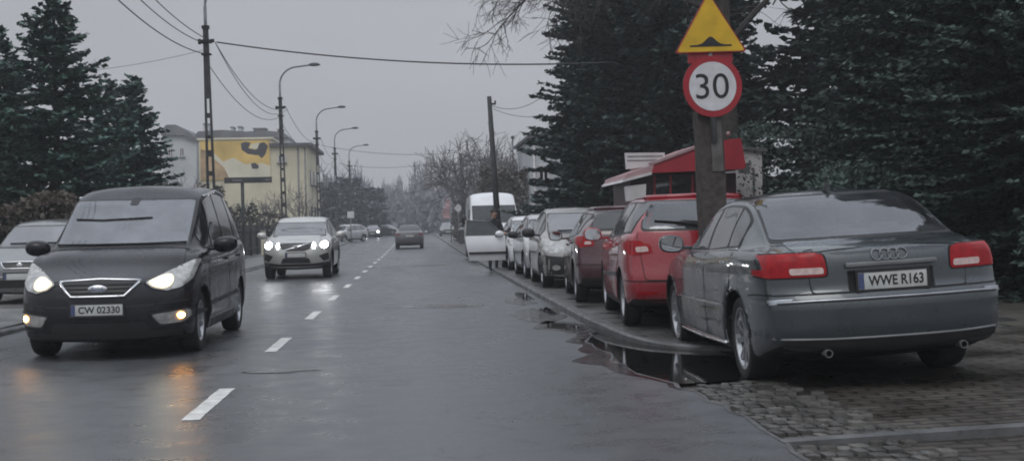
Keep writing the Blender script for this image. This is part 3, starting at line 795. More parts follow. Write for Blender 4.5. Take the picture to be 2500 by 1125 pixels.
def rear_lamps(c, T, pale=None, mt=None):
    for sg in (1, -1):
        f = T if sg > 0 else mirror_x(T)[::-1]
        o = c.patch('tail_lamp', f, 'rear', mt or M['lamp_red'], .008, .03, res=.04)
        if pale: c.patch('reversing_lamp', pale if sg > 0 else mirror_x(pale)[::-1], 'rear', M['lamp_pale'], .014, .02, o, res=.04)
def oval(cx, cz, rx, rz, n=14): return [(cx+rx*math.cos(a), cz+rz*math.sin(a)) for a in np.linspace(0, 2*PI, n+1)[:-1]]

# ---------------- red people carrier, tail towards us
def build_red():
    root = thing('hatchback', 'bright red people carrier parked on the kerb ahead of the slate grey saloon', 'car', group=None)
    sp = hatch_spec(L=4.35, W=.88, H=1.555, wb=2.60, fo=.88, hood0=.76, cowl=(1.0, 1.04), rf=(1.85, 1.44), roof_r=(3.75, 1.53), tail=1.475, belt0=.98, belt1=1.08, cwr=.70, paint=P_RED, rw=.325)
    c = Car(sp, root); L = c.L
    c.screen(1.08, 1.85, M['pane_front'], inset=.04, opened=True)
    # tailgate glass, lid, lamps
    c.open_glass('rear_window', [(-.67, 1.135), (.67, 1.135), (.585, 1.445), (-.585, 1.445)], 'rear', M['pane_rear'], band=.045)
    c.cabin(1.95, 4.1, (1.15, 1.6, 1.0), [(2.4, 1.0, False), (3.2, 1.0, True)], .36)
    c.patch('tailgate_seam', [(-.66, .555), (.66, .555), (.70, .86), (.74, 1.10), (-.74, 1.10), (-.70, .86)], 'rear', M['gap'], .0015, .05)
    tg = c.patch('tailgate', [(-.652, .563), (.652, .563), (.692, .86), (.732, 1.10), (-.732, 1.10), (-.692, .86)], 'rear', P_RED, .004, .05)
    c.raised('rear_spoiler', [(-.56, 1.49), (0, 1.50), (.56, 1.49)], 'rear', P_RED, .028, eps=.015)
    c.raised('rear_wiper', [(.02, 1.15), (-.28, 1.20), (-.52, 1.22)], 'rear', M['gap'], .010, eps=.02)
    rear_lamps(c, [(.56, .86), (.80, .84), (.86, .90), (.86, 1.00), (.70, 1.01), (.58, .96)], [(.60, .885), (.74, .875), (.75, .935), (.62, .945)])
    h = c.hit((0, .93), 'rear')
    box('tailgate_strip', (0, h[0].y-.008, .93), (.62, .03, .03), P_RED, tg, bev=.008)
    c.plate('', 'rear', 0, .80)
    c.patch('rear_bumper', [(-.86, .50), (.86, .50), (.82, .35), (-.82, .35)], 'rear', P_RED, .006, .03)
    c.strip('bumper_seam', [(-.86, .55), (0, .545), (.86, .55)], 'rear', M['gap'], .012, .008)
    c.patch('rear_valance', [(-.80, .345), (.80, .345), (.76, .26), (-.76, .26)], 'rear', M['black_plastic'], .006, .03)
    c.patch('bumper_reflector', [(.52, .40), (.74, .40), (.74, .43), (.52, .43)], 'rear', M['lamp_red'], .012, .01); c.patch('bumper_reflector', [(-.74, .40), (-.52, .40), (-.52, .43), (-.74, .43)], 'rear', M['lamp_red'], .012, .01)
    sides(c, [(1.34, 1.62), (1.68, 2.42), (2.50, 3.28), (3.36, 4.0)], [(1.22, 2.46), (2.49, 3.34)], mirror_s=1.46, msize=(.23, .14, .17))
    for side in ('left', 'right'): c.strip('side_moulding', [(1.25, .55), (2.2, .57), (3.3, .60)], side, M['black_plastic'], .05, .009)
    bonnet(c); c.wheels(spokes=5)
    return root, c

# ---------------- wine red hatchback, tail towards us
def build_wine():
    root = thing('hatchback', 'wine red hatchback parked on the kerb between the bright red car and a champagne one', 'car')
    sp = hatch_spec(L=4.25, W=.88, H=1.48, wb=2.58, fo=.86, hood0=.72, cowl=(1.0, 0.99), rf=(1.8, 1.38), roof_r=(3.6, 1.45), tail=1.40, belt0=.93, belt1=1.04, cwr=.67, paint=P_WINE, rw=.315)
    c = Car(sp, root)
    c.screen(1.08, 1.8, M['glass_screen'], inset=.04)
    c.patch('rear_window_seal', [(-.64, 1.10), (.64, 1.10), (.55, 1.41), (-.55, 1.41)], 'rear', M['black_plastic'], .003, .08)
    c.patch('rear_window', [(-.61, 1.13), (.61, 1.13), (.53, 1.37), (-.53, 1.37)], 'rear', M['glass'], .008, .07)
    c.raised('rear_spoiler', [(-.54, 1.43), (0, 1.44), (.54, 1.43)], 'rear', P_WINE, .030, eps=.018)
    rear_lamps(c, [(.58, .88), (.80, .86), (.85, .92), (.84, 1.02), (.72, 1.03), (.60, .98)], [(.62, .905), (.73, .90), (.73, .945), (.63, .95)])
    c.plate('', 'rear', 0, .74)
    c.patch('rear_valance', [(-.80, .40), (.80, .40), (.76, .27), (-.76, .27)], 'rear', M['black_plastic'], .006, .03)
    c.strip('bumper_seam', [(-.85, .60), (0, .59), (.85, .60)], 'rear', M['gap'], .012, .006)
    sides(c, [(1.34, 2.34), (2.42, 3.20), (3.28, 3.72)], [(1.22, 2.38), (2.41, 3.26)], mirror_s=1.46, msize=(.22, .14, .16))
    bonnet(c); c.wheels(spokes=6)
    return root, c

# ---------------- cars facing us on the kerb
def front_kit(c, HL, grille, intake, plate_z=.50, plate=True, badge=True, bumper_dark=None):
    bonnet(c); front_lamps(c, HL)
    g = c.patch('grille', grille, 'front', M['black_plastic'], .008, .03, res=.05)
    if badge:
        cz = sum(p[1] for p in grille)/len(grille); h = c.hit((0, cz), 'front')
        lathe('badge', [(.001, -.008), (.05, -.008), (.055, 0), (.045, .006), (.001, .008)], 16, M['chrome'], g, 'Z').matrix_basis = Matrix.Translation((0, h[0].y+.014, cz)) @ Matrix.Rotation(-PI/2, 4, 'X')
    c.patch('bumper_intake', intake, 'front', M['black_plastic'], .007, .03, res=.06)
    if bumper_dark: c.patch('bumper_panel', bumper_dark, 'front', M['black_plastic'], .005, .04, res=.06)
    for sg in (1, -1):
        f = oval(sg*.62, .40, .075, .05); c.patch('fog_lamp', f, 'front', M['lamp_clear'], .010, 0, res=.04)
    if plate: c.plate('', 'front', 0, plate_z)
    c.raised('wiper', [(.5, c.sp['cowl'][1]+.045), (.1, c.sp['cowl'][1]+.05)], 'front', M['gap'], .011, eps=.015)
    c.raised('wiper', [(-.05, c.sp['cowl'][1]+.05), (-.45, c.sp['cowl'][1]+.045)], 'front', M['gap'], .011, eps=.015)

def build_champagne():
    root = thing('hatchback', 'champagne coloured car with dark bumper parked on the kerb behind the wine red one', 'car')
    sp = hatch_spec(L=4.2, W=.89, H=1.58, wb=2.6, fo=.85, hood0=.78, cowl=(.95, 1.04), rf=(1.70, 1.48), tail=1.48, belt0=.97, belt1=1.06, cwr=.70, paint=P_BEIGE, rw=.32)
    c = Car(sp, root)
    c.screen(1.02, 1.70, M['glass_screen'], inset=.04)
    c.patch('rear_window', [(-.62, 1.14), (.62, 1.14), (.56, 1.44), (-.56, 1.44)], 'rear', M['glass'], .008, .07)
    rear_lamps(c, [(.66, .85), (.84, .85), (.84, 1.15), (.74, 1.15)])
    front_kit(c, [(.44, .74), (.62, .66), (.82, .70), (.875, .84), (.87, .97), (.72, .92), (.55, .84)], [(-.40, .76), (.40, .76), (.33, .66), (-.33, .66)], [(-.5, .46), (.5, .46), (.56, .32), (-.56, .32)],
              bumper_dark=[(-.88, .64), (-.5, .60), (.5, .60), (.88, .64), (.86, .27), (-.86, .27)])
    sides(c, [(1.28, 1.55), (1.62, 2.34), (2.42, 3.2), (3.28, 3.8)], [(1.16, 2.38), (2.41, 3.26)], mirror_s=1.38, mirror_mat=M['black_plastic'], msize=(.24, .15, .17))
    c.wheels(spokes=8)
    return root, c
def build_silver(simple=False):
    root = thing('hatchback', 'silver hatchback parked on the kerb between the champagne car and the white car', 'car')
    sp = hatch_spec(L=4.1, W=.86, H=1.50, wb=2.5, fo=.82, hood0=.72, cowl=(.95, .98), rf=(1.68, 1.39), tail=1.40, belt0=.91, belt1=1.0, cwr=.67, paint=P_SILVER, rw=.305, q=.8)
    c = Car(sp, root)
    c.screen(1.02, 1.68, M['glass_screen'], inset=.04)
    c.patch('rear_window', [(-.60, 1.08), (.60, 1.08), (.53, 1.38), (-.53, 1.38)], 'rear', M['glass'], .008, .07)
    rear_lamps(c, [(.62, .80), (.80, .80), (.80, 1.05), (.70, 1.05)])
    front_kit(c, [(.44, .70), (.60, .62), (.80, .66), (.84, .78), (.80, .86), (.60, .80)], [(-.38, .72), (.38, .72), (.33, .62), (-.33, .62)], [(-.5, .42), (.5, .42), (.55, .28), (-.55, .28)])
    sides(c, [(1.26, 2.26), (2.34, 3.10), (3.18, 3.6)], [(1.14, 2.30), (2.33, 3.16)], mirror_s=1.38, mirror_mat=M['black_plastic'], msize=(.23, .14, .16))
    c.wheels(spokes=7)
    return root, c
def build_white():
    root = thing('hatchback', 'white car parked on the kerb with its passenger door swung wide open', 'car')
    sp = hatch_spec(L=4.25, W=.87, H=1.50, wb=2.55, fo=.85, hood0=.74, cowl=(.95, .98), rf=(1.70, 1.39), tail=1.38, belt0=.92, belt1=1.0, cwr=.68, paint=P_WHITE, rw=.31, q=.8)
    c = Car(sp, root)
    c.screen(1.02, 1.70, M['glass_screen'], inset=.04)
    c.patch('rear_window', [(-.60, 1.08), (.60, 1.08), (.53, 1.36), (-.53, 1.36)], 'rear', M['glass'], .008, .07)
    rear_lamps(c, [(.62, .80), (.80, .80), (.80, 1.05), (.70, 1.05)])
    front_kit(c, [(.44, .70), (.60, .63), (.80, .67), (.85, .78), (.82, .87), (.60, .81)], [(-.38, .73), (.38, .73), (.33, .63), (-.33, .63)], [(-.5, .42), (.5, .42), (.55, .28), (-.55, .28)])
    sides(c, [(1.28, 2.28), (2.36, 3.12), (3.20, 3.65)], [(2.35, 3.18)], mirror_s=None)
    c.mirror(1.38, c.zs(1.38)+.01, 'left', size=(.22, .14, .16))
    # dark door opening on the kerb side away from the pavement (the car's right)
    c.patch('door_opening', [(1.16, .36), (1.2, .30), (2.28, .30), (2.32, .38), (2.32, .97), (1.16, .97)], 'right', M['gap'], .009, .03)
    # the open door, hinged at its front edge
    hx, hy = c.hit((1.18, .7), 'right')[0].x, L_(c)-1.18
    d = bpy.data.objects.new('open_door', None)
    bm = bmesh.new()
    # door skin in its own plane: u along its length, v up
    outl = [(0, .34), (.06, .27), (1.0, .27), (1.07, .40), (1.10, .96), (0, .93)]
    def skin(bm, pts, t0, t1):
        a = [bm.verts.new((u, t0(v), v)) for u, v in pts]; b = [bm.verts.new((u, t1(v), v)) for u, v in pts]
        bm.faces.new(a); bm.faces.new(b[::-1]); n = len(pts)
        for i in range(n): bm.faces.new((a[i], b[i], b[(i+1) % n], a[(i+1) % n]))
    bulge = lambda v: .055*math.sin(min(max((v-.27)/.68, 0), 1)*PI)
    zz = np.linspace(.27, .95, 9); cols = []
    nu = 6
    for v in zz:
        u1 = 1.0+.10*min((v-.27)/.5, 1)
        cols.append([(u1*i/nu, v) for i in range(nu+1)])
    fr = [[bm.verts.new((u, bulge(v)+.02, v)) for u, v in r] for r in cols]; bk = [[bm.verts.new((u, -.09, v)) for u, v in r] for r in cols]
    for G, fl in ((fr, False), (bk, True)):
        for i in range(len(zz)-1):
            for j in range(nu):
                q = (G[i][j], G[i][j+1], G[i+1][j+1], G[i+1][j]); bm.faces.new(q[::-1] if fl else q)
    for j in range(nu):
        bm.faces.new((fr[0][j], bk[0][j], bk[0][j+1], fr[0][j+1])); bm.faces.new((fr[-1][j], fr[-1][j+1], bk[-1][j+1], bk[-1][j]))
    for i in range(len(zz)-1):
        bm.faces.new((fr[i][0], fr[i+1][0], bk[i+1][0], bk[i][0])); bm.faces.new((fr[i][nu], bk[i][nu], bk[i+1][nu], fr[i+1][nu]))
    door = from_bm('open_door', bm, P_WHITE, root, smooth=40)
    mb = MB()
    for p, q in (((0.0, .95), (.42, 1.33)), ((.42, 1.33), (1.05, 1.38)), ((1.05, 1.38), (1.10, .95)), ((0, .95), (1.10, .95))):
        mb.tube([(p[0], -.03-(p[1]-.95)*.35, p[1]), (q[0], -.03-(q[1]-.95)*.35, q[1])], .022, 6)
    mb.build('door_frame', P_DARK, door)
    g = [(.06, .97), (.44, 1.31), (1.03, 1.36), (1.07, .97)]
    mesh_np('door_window', [(u, -.03-(v-.95)*.35, v) for u, v in g], [(0, 1, 2, 3)], M['glass_van'], door)
    mb = MB(); mb.box((.5, .085, .48), (1.05, .02, .06)); mb.build('door_moulding', M['black_plastic'], door)
    bm = bmesh.new(); bmesh.ops.create_uvsphere(bm, u_segments=16, v_segments=10, radius=.5)
    for v in bm.verts: v.co = (v.co.x*.24, v.co.y*.2, v.co.z*.17)
    bmesh.ops.translate(bm, verts=bm.verts, vec=(.17, .13, 1.0)); add_box(bm, (.12, .04, .96), (.06, .12, .05))
    mo = from_bm('mirror', bm, P_WHITE, door, smooth=50)
    add = bmesh.new(); add_box(add, (.17, .03, .97), (.22, .03, .12), bev=.02); from_bm('mirror_glass', add, M['gap'], mo)
    door.location = (hx+.01, hy-.02, 0); door.rotation_euler = (0, 0, R(4))
    c.wheels(spokes=7)
    return root, c
def L_(c): return c.L/2

def build_van():
    root = thing('van', 'tall white panel van parked behind the white car with the open door', 'van')
    L, W, H = 5.8, 1.0, 2.52
    zr = [(0, .98), (.08, 1.03), (.4, 1.16), (.72, 1.26), (.80, 1.32), (1.15, 1.74), (1.45, 2.07), (1.6, 2.2), (1.9, 2.42), (2.3, H), (4, H+.02), (5.5, H), (L, H-.06)]
    zs = [(0, .88), (.3, 1.02), (.85, 1.20), (1.4, 1.26), (L, 1.28)]
    cw = [(0, .72), (.7, .80), (.9, .85), (1.5, .845), (2.0, .84), (L, .845)]
    cz = [(0, .92), (.4, 1.08), (.86, 1.30), (1.2, 1.69), (1.5, 1.98), (1.75, 2.12), (2.1, 2.30), (2.4, 2.38), (L, 2.36)]
    sp = dict(L=L, W=W, H=H, wb=3.4, fo=.95, zr=zr, zs=zs, cw=cw, cz=cz, paint=P_WHITE, rw=.34, q=.8, pF=[(.2, .1), (.45, 0), (.7, .02), (1.0, .12), (1.3, .3)], pR=[(.3, .02), (.6, 0), (2.5, .04)], kF=.2, kR=.05, belt=.95, zb=[(0, .28), (.5, .24), (L, .35)])
    sp['cowl'] = (.8, 1.28)
    c = Car(sp, root)
    c.screen(.90, 1.5, M['glass_van'], inset=.05, z0=.02)
    front_lamps(c, [(.56, .86), (.72, .80), (.88, .84), (.92, 1.0), (.86, 1.16), (.74, 1.06)])
    c.patch('grille', [(-.46, .98), (.46, .98), (.40, .74), (-.40, .74)], 'front', M['black_plastic'], .008, .03)
    c.patch('bumper_panel', [(-.92, .62), (.92, .62), (.90, .32), (-.90, .32)], 'front', M['black_plastic'], .006, .04)
    c.plate('', 'front', 0, .52)
    for side in ('left', 'right'):
        c.patch('side_window', [(1.12, 1.32), (1.98, 1.32), (1.98, 1.86), (1.50, 1.86)], side, M['glass_side'], .007, .04)
        c.door(.98, 2.05, .40, 1.25, side)
        c.mirror(1.1, 1.34, side, M['black_plastic'], size=(.18, .14, .36), reach=.16)
        c.strip('side_moulding', [(2.1, .62), (5.6, .62)], side, M['black_plastic'], .10, .008)
    c.raised('wiper', [(.6, 1.37), (.05, 1.37)], 'front', M['gap'], .012, eps=.02)
    c.wheels(spokes=5)
    return root, c

def build_suv():
    root = thing('suv', 'pale silver off-road estate with four lit lamps following the dark people carrier', 'car')
    sp = hatch_spec(L=4.63, W=.93, H=1.70, wb=2.77, fo=.90, hood0=.94, cowl=(1.22, 1.16), rf=(2.02, 1.56), roof_r=(3.9, 1.66), tail=1.55, belt0=1.08, belt1=1.17, cwr=.70, paint=P_SUV, rw=.37, zb=[(0, .33), (.5, .27), (3.9, .28), (4.4, .36), (4.63, .42)], q=.9, gap=.05,
                    pF=[(.25, .12), (.45, .02), (.62, 0), (.80, .03), (.95, .10), (1.2, .3)])
    c = Car(sp, root)
    c.screen(1.30, 2.02, M['glass_screen'], inset=.04)
    c.patch('rear_window', [(-.60, 1.22), (.60, 1.22), (.53, 1.52), (-.53, 1.52)], 'rear', M['glass'], .008, .07)
    rear_lamps(c, [(.70, .80), (.86, .80), (.80, 1.4), (.72, 1.4)])
    bonnet(c, w=.60)
    front_lamps(c, [(.56, .96), (.58, .86), (.70, .795), (.84, .82), (.90, .93), (.86, 1.03), (.72, 1.06)], lit=[oval(.735, .905, .10, .088)], lit_mat=M['lamp_lit_cold'])
    for sg in (1, -1):
        f = oval(sg*.475, .885, .036, .072)
        c.patch('side_light', f, 'front', M['lamp_lit_cold'], .012, 0, res=.03)
        d = [(.60, .62), (.84, .70), (.86, .52), (.72, .47)]
        c.patch('fog_recess', d if sg > 0 else mirror_x(d)[::-1], 'front', M['black_plastic'], .008, .03)
    g = c.patch('grille', [(-.43, .96), (.43, .96), (.37, .80), (.22, .745), (-.22, .745), (-.37, .80)], 'front', M['black_plastic'], .008, .03)
    c.strip('grille_bar', [(.33, .77), (-.33, .94)], 'front', M['chrome'], .022, .016, g)
    h = c.hit((0, .855), 'front'); box('badge', (0, h[0].y+.012, .855), (.11, .02, .075), M['chrome'], g, bev=.01)
    c.patch('bumper_intake', [(-.34, .56), (.34, .56), (.40, .43), (-.40, .43)], 'front', M['black_plastic'], .008, .03)
    c.patch('bumper_lip', [(-.86, .46), (-.44, .41), (.44, .41), (.86, .46), (.86, .34), (-.86, .34)], 'front', M['black_plastic'], .005, .03)
    c.plate('', 'front', 0, .645)
    sides(c, [(1.56, 2.48), (2.56, 3.36), (3.44, 4.1)], [(1.40, 2.52), (2.55, 3.42)], mirror_s=1.68, msize=(.24, .15, .17))
    for side in ('left', 'right'):
        for s in (c.sp['fo'], c.sp['fo']+c.sp['wb']):
            c.strip('wheel_arch_trim', [(s+.44*math.cos(a), .37+.44*math.sin(a)) for a in np.linspace(-.1, PI+.1, 16)], side, M['black_plastic'], .06, .008)
        c.raised('roof_rail', [(2.2, c.cz(2.2)-.01), (3.0, c.cz(3)-.01), (3.9, c.cz(3.9)-.01)], side, M['steel'], .018, eps=.03)
    c.wheels(spokes=5, width=.24)
    return root, c

def build_saloon(label, paint, cat='car', lit=False):
    root = thing('sedan', label, cat)
    L = 4.5
    zr = [(0, .68), (.08, .72), (.3, .79), (.8, .90), (1.20, .97), (1.32, 1.0), (1.6, 1.16), (1.95, 1.33), (2.2, 1.40), (2.6, 1.44), (3.0, 1.43), (3.25, 1.38), (3.5, 1.28), (3.75, 1.14), (3.9, 1.07), (4.0, 1.05), (4.35, 1.03), (4.45, 1.0), (L, .96)]
    zs = [(0, .60), (.15, .68), (.8, .84), (1.3, .92), (2.6, .95), (3.5, .985), (4.35, .97), (L, .92)]
    cw = [(0, .70), (.8, .76), (1.4, .80), (2.1, .67), (2.6, .65), (3.15, .66), (3.5, .70), (3.8, .77), (4.0, .80), (L, .72)]
    cz = [(0, .64), (.3, .73), (.8, .875), (1.35, .98), (1.7, 1.15), (2.15, 1.34), (2.6, 1.375), (3.1, 1.36), (3.35, 1.28), (3.6, 1.17), (3.85, 1.04), (4.0, 1.02), (4.4, .99), (L, .94)]
    sp = dict(L=L, W=.875, H=1.44, wb=2.65, fo=.88, zr=zr, zs=zs, cw=cw, cz=cz, paint=paint, rw=.315, q=.7, pF=[(.15, .08), (.42, 0), (.68, .08), (.9, .3)], pR=[(.25, .1), (.4, .02), (.55, 0), (.7, .02), (.95, .09), (1.1, .15)], DR=.7)
    sp['cowl'] = (1.3, .98)
    c = Car(sp, root)
    c.screen(1.38, 2.05, M['glass_screen'], inset=.04)
    c.screen(3.12, 3.78, M['glass'], 'rear_window', 'rear', inset=.045, z0=.02, z1=.03)
    sides(c, [(1.55, 2.4), (2.48, 3.2)], [(1.42, 2.44), (2.47, 3.3)], mirror_s=1.55)
    bonnet(c)
    rear_lamps(c, [(.54, .80), (.84, .80), (.86, .90), (.56, .91)], None, M['lamp_red_dim'])
    front_lamps(c, [(.44, .66), (.6, .58), (.82, .62), (.84, .72), (.6, .72)], lit=[oval(.66, .645, .10, .07)] if lit else None, lit_mat=M['lamp_lit_cold'])
    c.patch('grille', [(-.38, .67), (.38, .67), (.32, .56), (-.32, .56)], 'front', M['black_plastic'], .008, .03)
    c.plate('', 'rear', 0, .76); c.plate('', 'front', 0, .44)
    c.patch('rear_bumper', [(-.84, .60), (.84, .60), (.80, .36), (-.80, .36)], 'rear', paint, .006, .03)
    c.strip('bumper_seam', [(-.84, .62), (.84, .62)], 'rear', M['gap'], .014, .006)
    c.patch('rear_valance', [(-.78, .36), (.78, .36), (.74, .27), (-.74, .27)], 'rear', M['black_plastic'], .006, .03)
    c.wheels(spokes=7, simple=True)
    return root, c

def build_grey():
    root = thing('hatchback', 'grey hatchback parked on the pavement at the left edge beside the dark people carrier', 'car')
    sp = hatch_spec(L=4.3, W=.90, H=1.56, wb=2.64, fo=.88, hood0=.76, cowl=(1.05, 1.03), rf=(1.85, 1.45), tail=1.42, belt0=.96, belt1=1.04, cwr=.69, paint=P_GREY, rw=.32)
    c = Car(sp, root)
    c.screen(1.12, 1.85, M['glass_screen'], inset=.04)
    c.patch('rear_window', [(-.60, 1.10), (.60, 1.10), (.53, 1.40), (-.53, 1.40)], 'rear', M['glass'], .008, .07)
    rear_lamps(c, [(.66, .85), (.84, .85), (.84, 1.10), (.74, 1.10)])
    front_kit(c, [(.46, .74), (.60, .67), (.80, .70), (.87, .80), (.86, .93), (.72, .89), (.56, .81)], [(-.36, .745), (.36, .745), (.26, .64), (-.26, .64)], [(-.5, .44), (.5, .44), (.55, .30), (-.55, .30)], badge=True)
    c.raised('grille_surround', [(-.36, .745), (0, .755), (.36, .745), (.26, .64), (-.26, .64), (-.36, .745)], 'front', M['chrome'], .014, eps=.010)
    c.strip('bumper_strip', [(-.85, .52), (-.4, .50), (.4, .50), (.85, .52)], 'front', M['chrome'], .02, .012)
    sides(c, [(1.40, 1.7), (1.76, 2.46), (2.54, 3.3)], [(1.28, 2.50), (2.53, 3.38)], mirror_s=1.52)
    c.wheels(spokes=7)
    return root, c
# ================================================================ ground, road, pavements
def node_mat(name):
    m = bpy.data.materials.new(name); m.use_nodes = True
    return m, m.node_tree.nodes, m.node_tree.links, m.node_tree.nodes['Principled BSDF']
def ramp(N, Lk, src, a, b, ca, cb):
    r = N.new('ShaderNodeMapRange'); r.inputs['From Min'].default_value = a; r.inputs['From Max'].default_value = b
    r.inputs['To Min'].default_value = ca; r.inputs['To Max'].default_value = cb; Lk.new(src, r.inputs['Value']); return r.outputs['Result']
def noise(N, Lk, vec, sc, det=5, rough=.55):
    n = N.new('ShaderNodeTexNoise'); n.inputs['Scale'].default_value = sc; n.inputs['Detail'].default_value = det; n.inputs['Roughness'].default_value = rough
    Lk.new(vec, n.inputs['Vector']); return n.outputs['Fac']
def mathn(N, Lk, op, a, b):
    m = N.new('ShaderNodeMath'); m.operation = op
    for i, v in enumerate((a, b)):
        if isinstance(v, (int, float)): m.inputs[i].default_value = v
        else: Lk.new(v, m.inputs[i])
    return m.outputs[0]
def asphalt_mat():
    m, N, Lk, b = node_mat('wet_asphalt')
    tc = N.new('ShaderNodeTexCoord'); mp = N.new('ShaderNodeMapping'); mp.inputs['Scale'].default_value = (1, .22, 1); Lk.new(tc.outputs['Object'], mp.inputs['Vector'])
    P, S = tc.outputs['Object'], mp.outputs['Vector']
    big = noise(N, Lk, S, .8, 6); mid = noise(N, Lk, P, 3.0, 6); grit = noise(N, Lk, P, 70, 3, .7)
    v = mathn(N, Lk, 'MULTIPLY', ramp(N, Lk, big, .3, .7, .78, 1.22), ramp(N, Lk, mid, .3, .7, .88, 1.12))
    v = mathn(N, Lk, 'MULTIPLY', v, ramp(N, Lk, grit, .3, .7, .45, 1.55))
    vm = N.new('ShaderNodeVectorMath'); vm.operation = 'SCALE'; vm.inputs[0].default_value = (.083, .087, .094); Lk.new(v, vm.inputs['Scale'])
    vo = N.new('ShaderNodeTexVoronoi'); vo.feature = 'DISTANCE_TO_EDGE'; vo.inputs['Scale'].default_value = .55
    wp = N.new('ShaderNodeVectorMath'); wp.operation = 'ADD'; Lk.new(P, wp.inputs[0]); nw = N.new('ShaderNodeTexNoise'); nw.inputs['Scale'].default_value = 2.2; nw.inputs['Detail'].default_value = 6; Lk.new(P, nw.inputs['Vector']); Lk.new(nw.outputs['Color'], wp.inputs[1]); Lk.new(wp.outputs[0], vo.inputs['Vector'])
    ck = ramp(N, Lk, vo.outputs['Distance'], .002, .009, .55, 1.0)
    ck = mathn(N, Lk, 'MAXIMUM', ck, ramp(N, Lk, noise(N, Lk, P, .35, 3), .50, .56, 1.0, 0.0))
    sp = N.new('ShaderNodeSeparateXYZ'); Lk.new(P, sp.inputs[0])
    tr = mathn(N, Lk, 'ABSOLUTE', mathn(N, Lk, 'SINE', mathn(N, Lk, 'MULTIPLY', sp.outputs['X'], 1.68), 0), 0)
    trk = ramp(N, Lk, mathn(N, Lk, 'ADD', tr, mathn(N, Lk, 'MULTIPLY', big, .5)), .4, 1.3, 1.12, .90)
    v2 = N.new('ShaderNodeVectorMath'); v2.operation = 'SCALE'; Lk.new(vm.outputs[0], v2.inputs[0]); Lk.new(mathn(N, Lk, 'MULTIPLY', ck, trk), v2.inputs['Scale'])
    Lk.new(v2.outputs[0], b.inputs['Base Color'])
    wet = mathn(N, Lk, 'ADD', ramp(N, Lk, big, .35, .68, -.07, .10), ramp(N, Lk, mid, .35, .65, .27, .40))
    Lk.new(wet, b.inputs['Roughness'])
    bp = N.new('ShaderNodeBump'); bp.inputs['Strength'].default_value = .34; bp.inputs['Distance'].default_value = .006
    Lk.new(noise(N, Lk, P, 110, 3, .7), bp.inputs['Height']); Lk.new(bp.outputs['Normal'], b.inputs['Normal'])
    b.inputs['IOR'].default_value = 1.45
    return m
def paver_mat(name, c1, c2, mortar, scale, rough=.45, bw=.5, rh=.25, rot=0, wet=.2, msize=.02, bump=.6):
    m, N, Lk, b = node_mat(name)
    tc = N.new('ShaderNodeTexCoord'); mp = N.new('ShaderNodeMapping'); mp.inputs['Rotation'].default_value = (0, 0, rot); Lk.new(tc.outputs['Object'], mp.inputs['Vector'])
    w = noise(N, Lk, mp.outputs['Vector'], 1.2, 4)
    br = N.new('ShaderNodeTexBrick'); br.inputs['Scale'].default_value = scale; br.inputs['Color1'].default_value = (*c1, 1); br.inputs['Color2'].default_value = (*c2, 1); br.inputs['Mortar'].default_value = (*mortar, 1)
    br.inputs['Mortar Size'].default_value = msize; br.inputs['Mortar Smooth'].default_value = .3; br.inputs['Brick Width'].default_value = bw; br.inputs['Row Height'].default_value = rh
    ad = N.new('ShaderNodeVectorMath'); ad.operation = 'ADD'; Lk.new(mp.outputs['Vector'], ad.inputs[0])
    nz = N.new('ShaderNodeTexNoise'); nz.inputs['Scale'].default_value = 5; Lk.new(mp.outputs['Vector'], nz.inputs['Vector'])
    sc = N.new('ShaderNodeVectorMath'); sc.operation = 'SCALE'; sc.inputs['Scale'].default_value = .03; Lk.new(nz.outputs['Color'], sc.inputs[0]); Lk.new(sc.outputs[0], ad.inputs[1])
    Lk.new(ad.outputs[0], br.inputs['Vector'])
    v = mathn(N, Lk, 'MULTIPLY', ramp(N, Lk, w, .3, .7, .6, 1.4), ramp(N, Lk, noise(N, Lk, mp.outputs['Vector'], 25, 5), .3, .7, .75, 1.25))
    vm = N.new('ShaderNodeVectorMath'); vm.operation = 'SCALE'; Lk.new(br.outputs['Color'], vm.inputs[0]); Lk.new(v, vm.inputs['Scale']); Lk.new(vm.outputs[0], b.inputs['Base Color'])
    Lk.new(ramp(N, Lk, w, .35, .65, rough-wet, rough+wet), b.inputs['Roughness'])
    bp = N.new('ShaderNodeBump'); bp.inputs['Strength'].default_value = bump; bp.inputs['Distance'].default_value = .02
    h = mathn(N, Lk, 'ADD', mathn(N, Lk, 'MULTIPLY', br.outputs['Fac'], -1.0), mathn(N, Lk, 'MULTIPLY', noise(N, Lk, mp.outputs['Vector'], 30, 4), .5))
    Lk.new(h, bp.inputs['Height']); Lk.new(bp.outputs['Normal'], b.inputs['Normal'])
    return m
M['asphalt'] = asphalt_mat()
M['cobble'] = paver_mat('cobble', (.074, .064, .053), (.050, .043, .036), (.020, .017, .015), 1.9, .42, .5, .22, R(4), .22, .04)
M['paving'] = paver_mat('paving', (.12, .12, .12), (.085, .083, .082), (.03, .03, .03), 2.5, .42, .5, .25, 0, .2)
M['paving_left'] = paver_mat('paving_left', (.17, .17, .165), (.13, .13, .128), (.05, .05, .05), 2.0, .45, .7, .7, 0, .15)
M['kerb'] = mat('kerb', (.10, .102, .104), .45, var=.3, vscale=5, bump=.3, bscale=25, rvar=.2)
M['marking'] = mat('marking', (.62, .62, .60), .5, var=.25, vscale=9, bump=.3, bscale=70)
M['water'] = mat('water', (.012, .012, .011), .03, var=.2, ior=1.33, bump=.012, bscale=3)
M['soil'] = mat('soil', (.05, .046, .036), .9, var=.45, vscale=2, bump=.6, bscale=14)
M['grass_far'] = mat('grass_far', (.045, .052, .03), .9, var=.45, vscale=1.2, bump=.6, bscale=20)

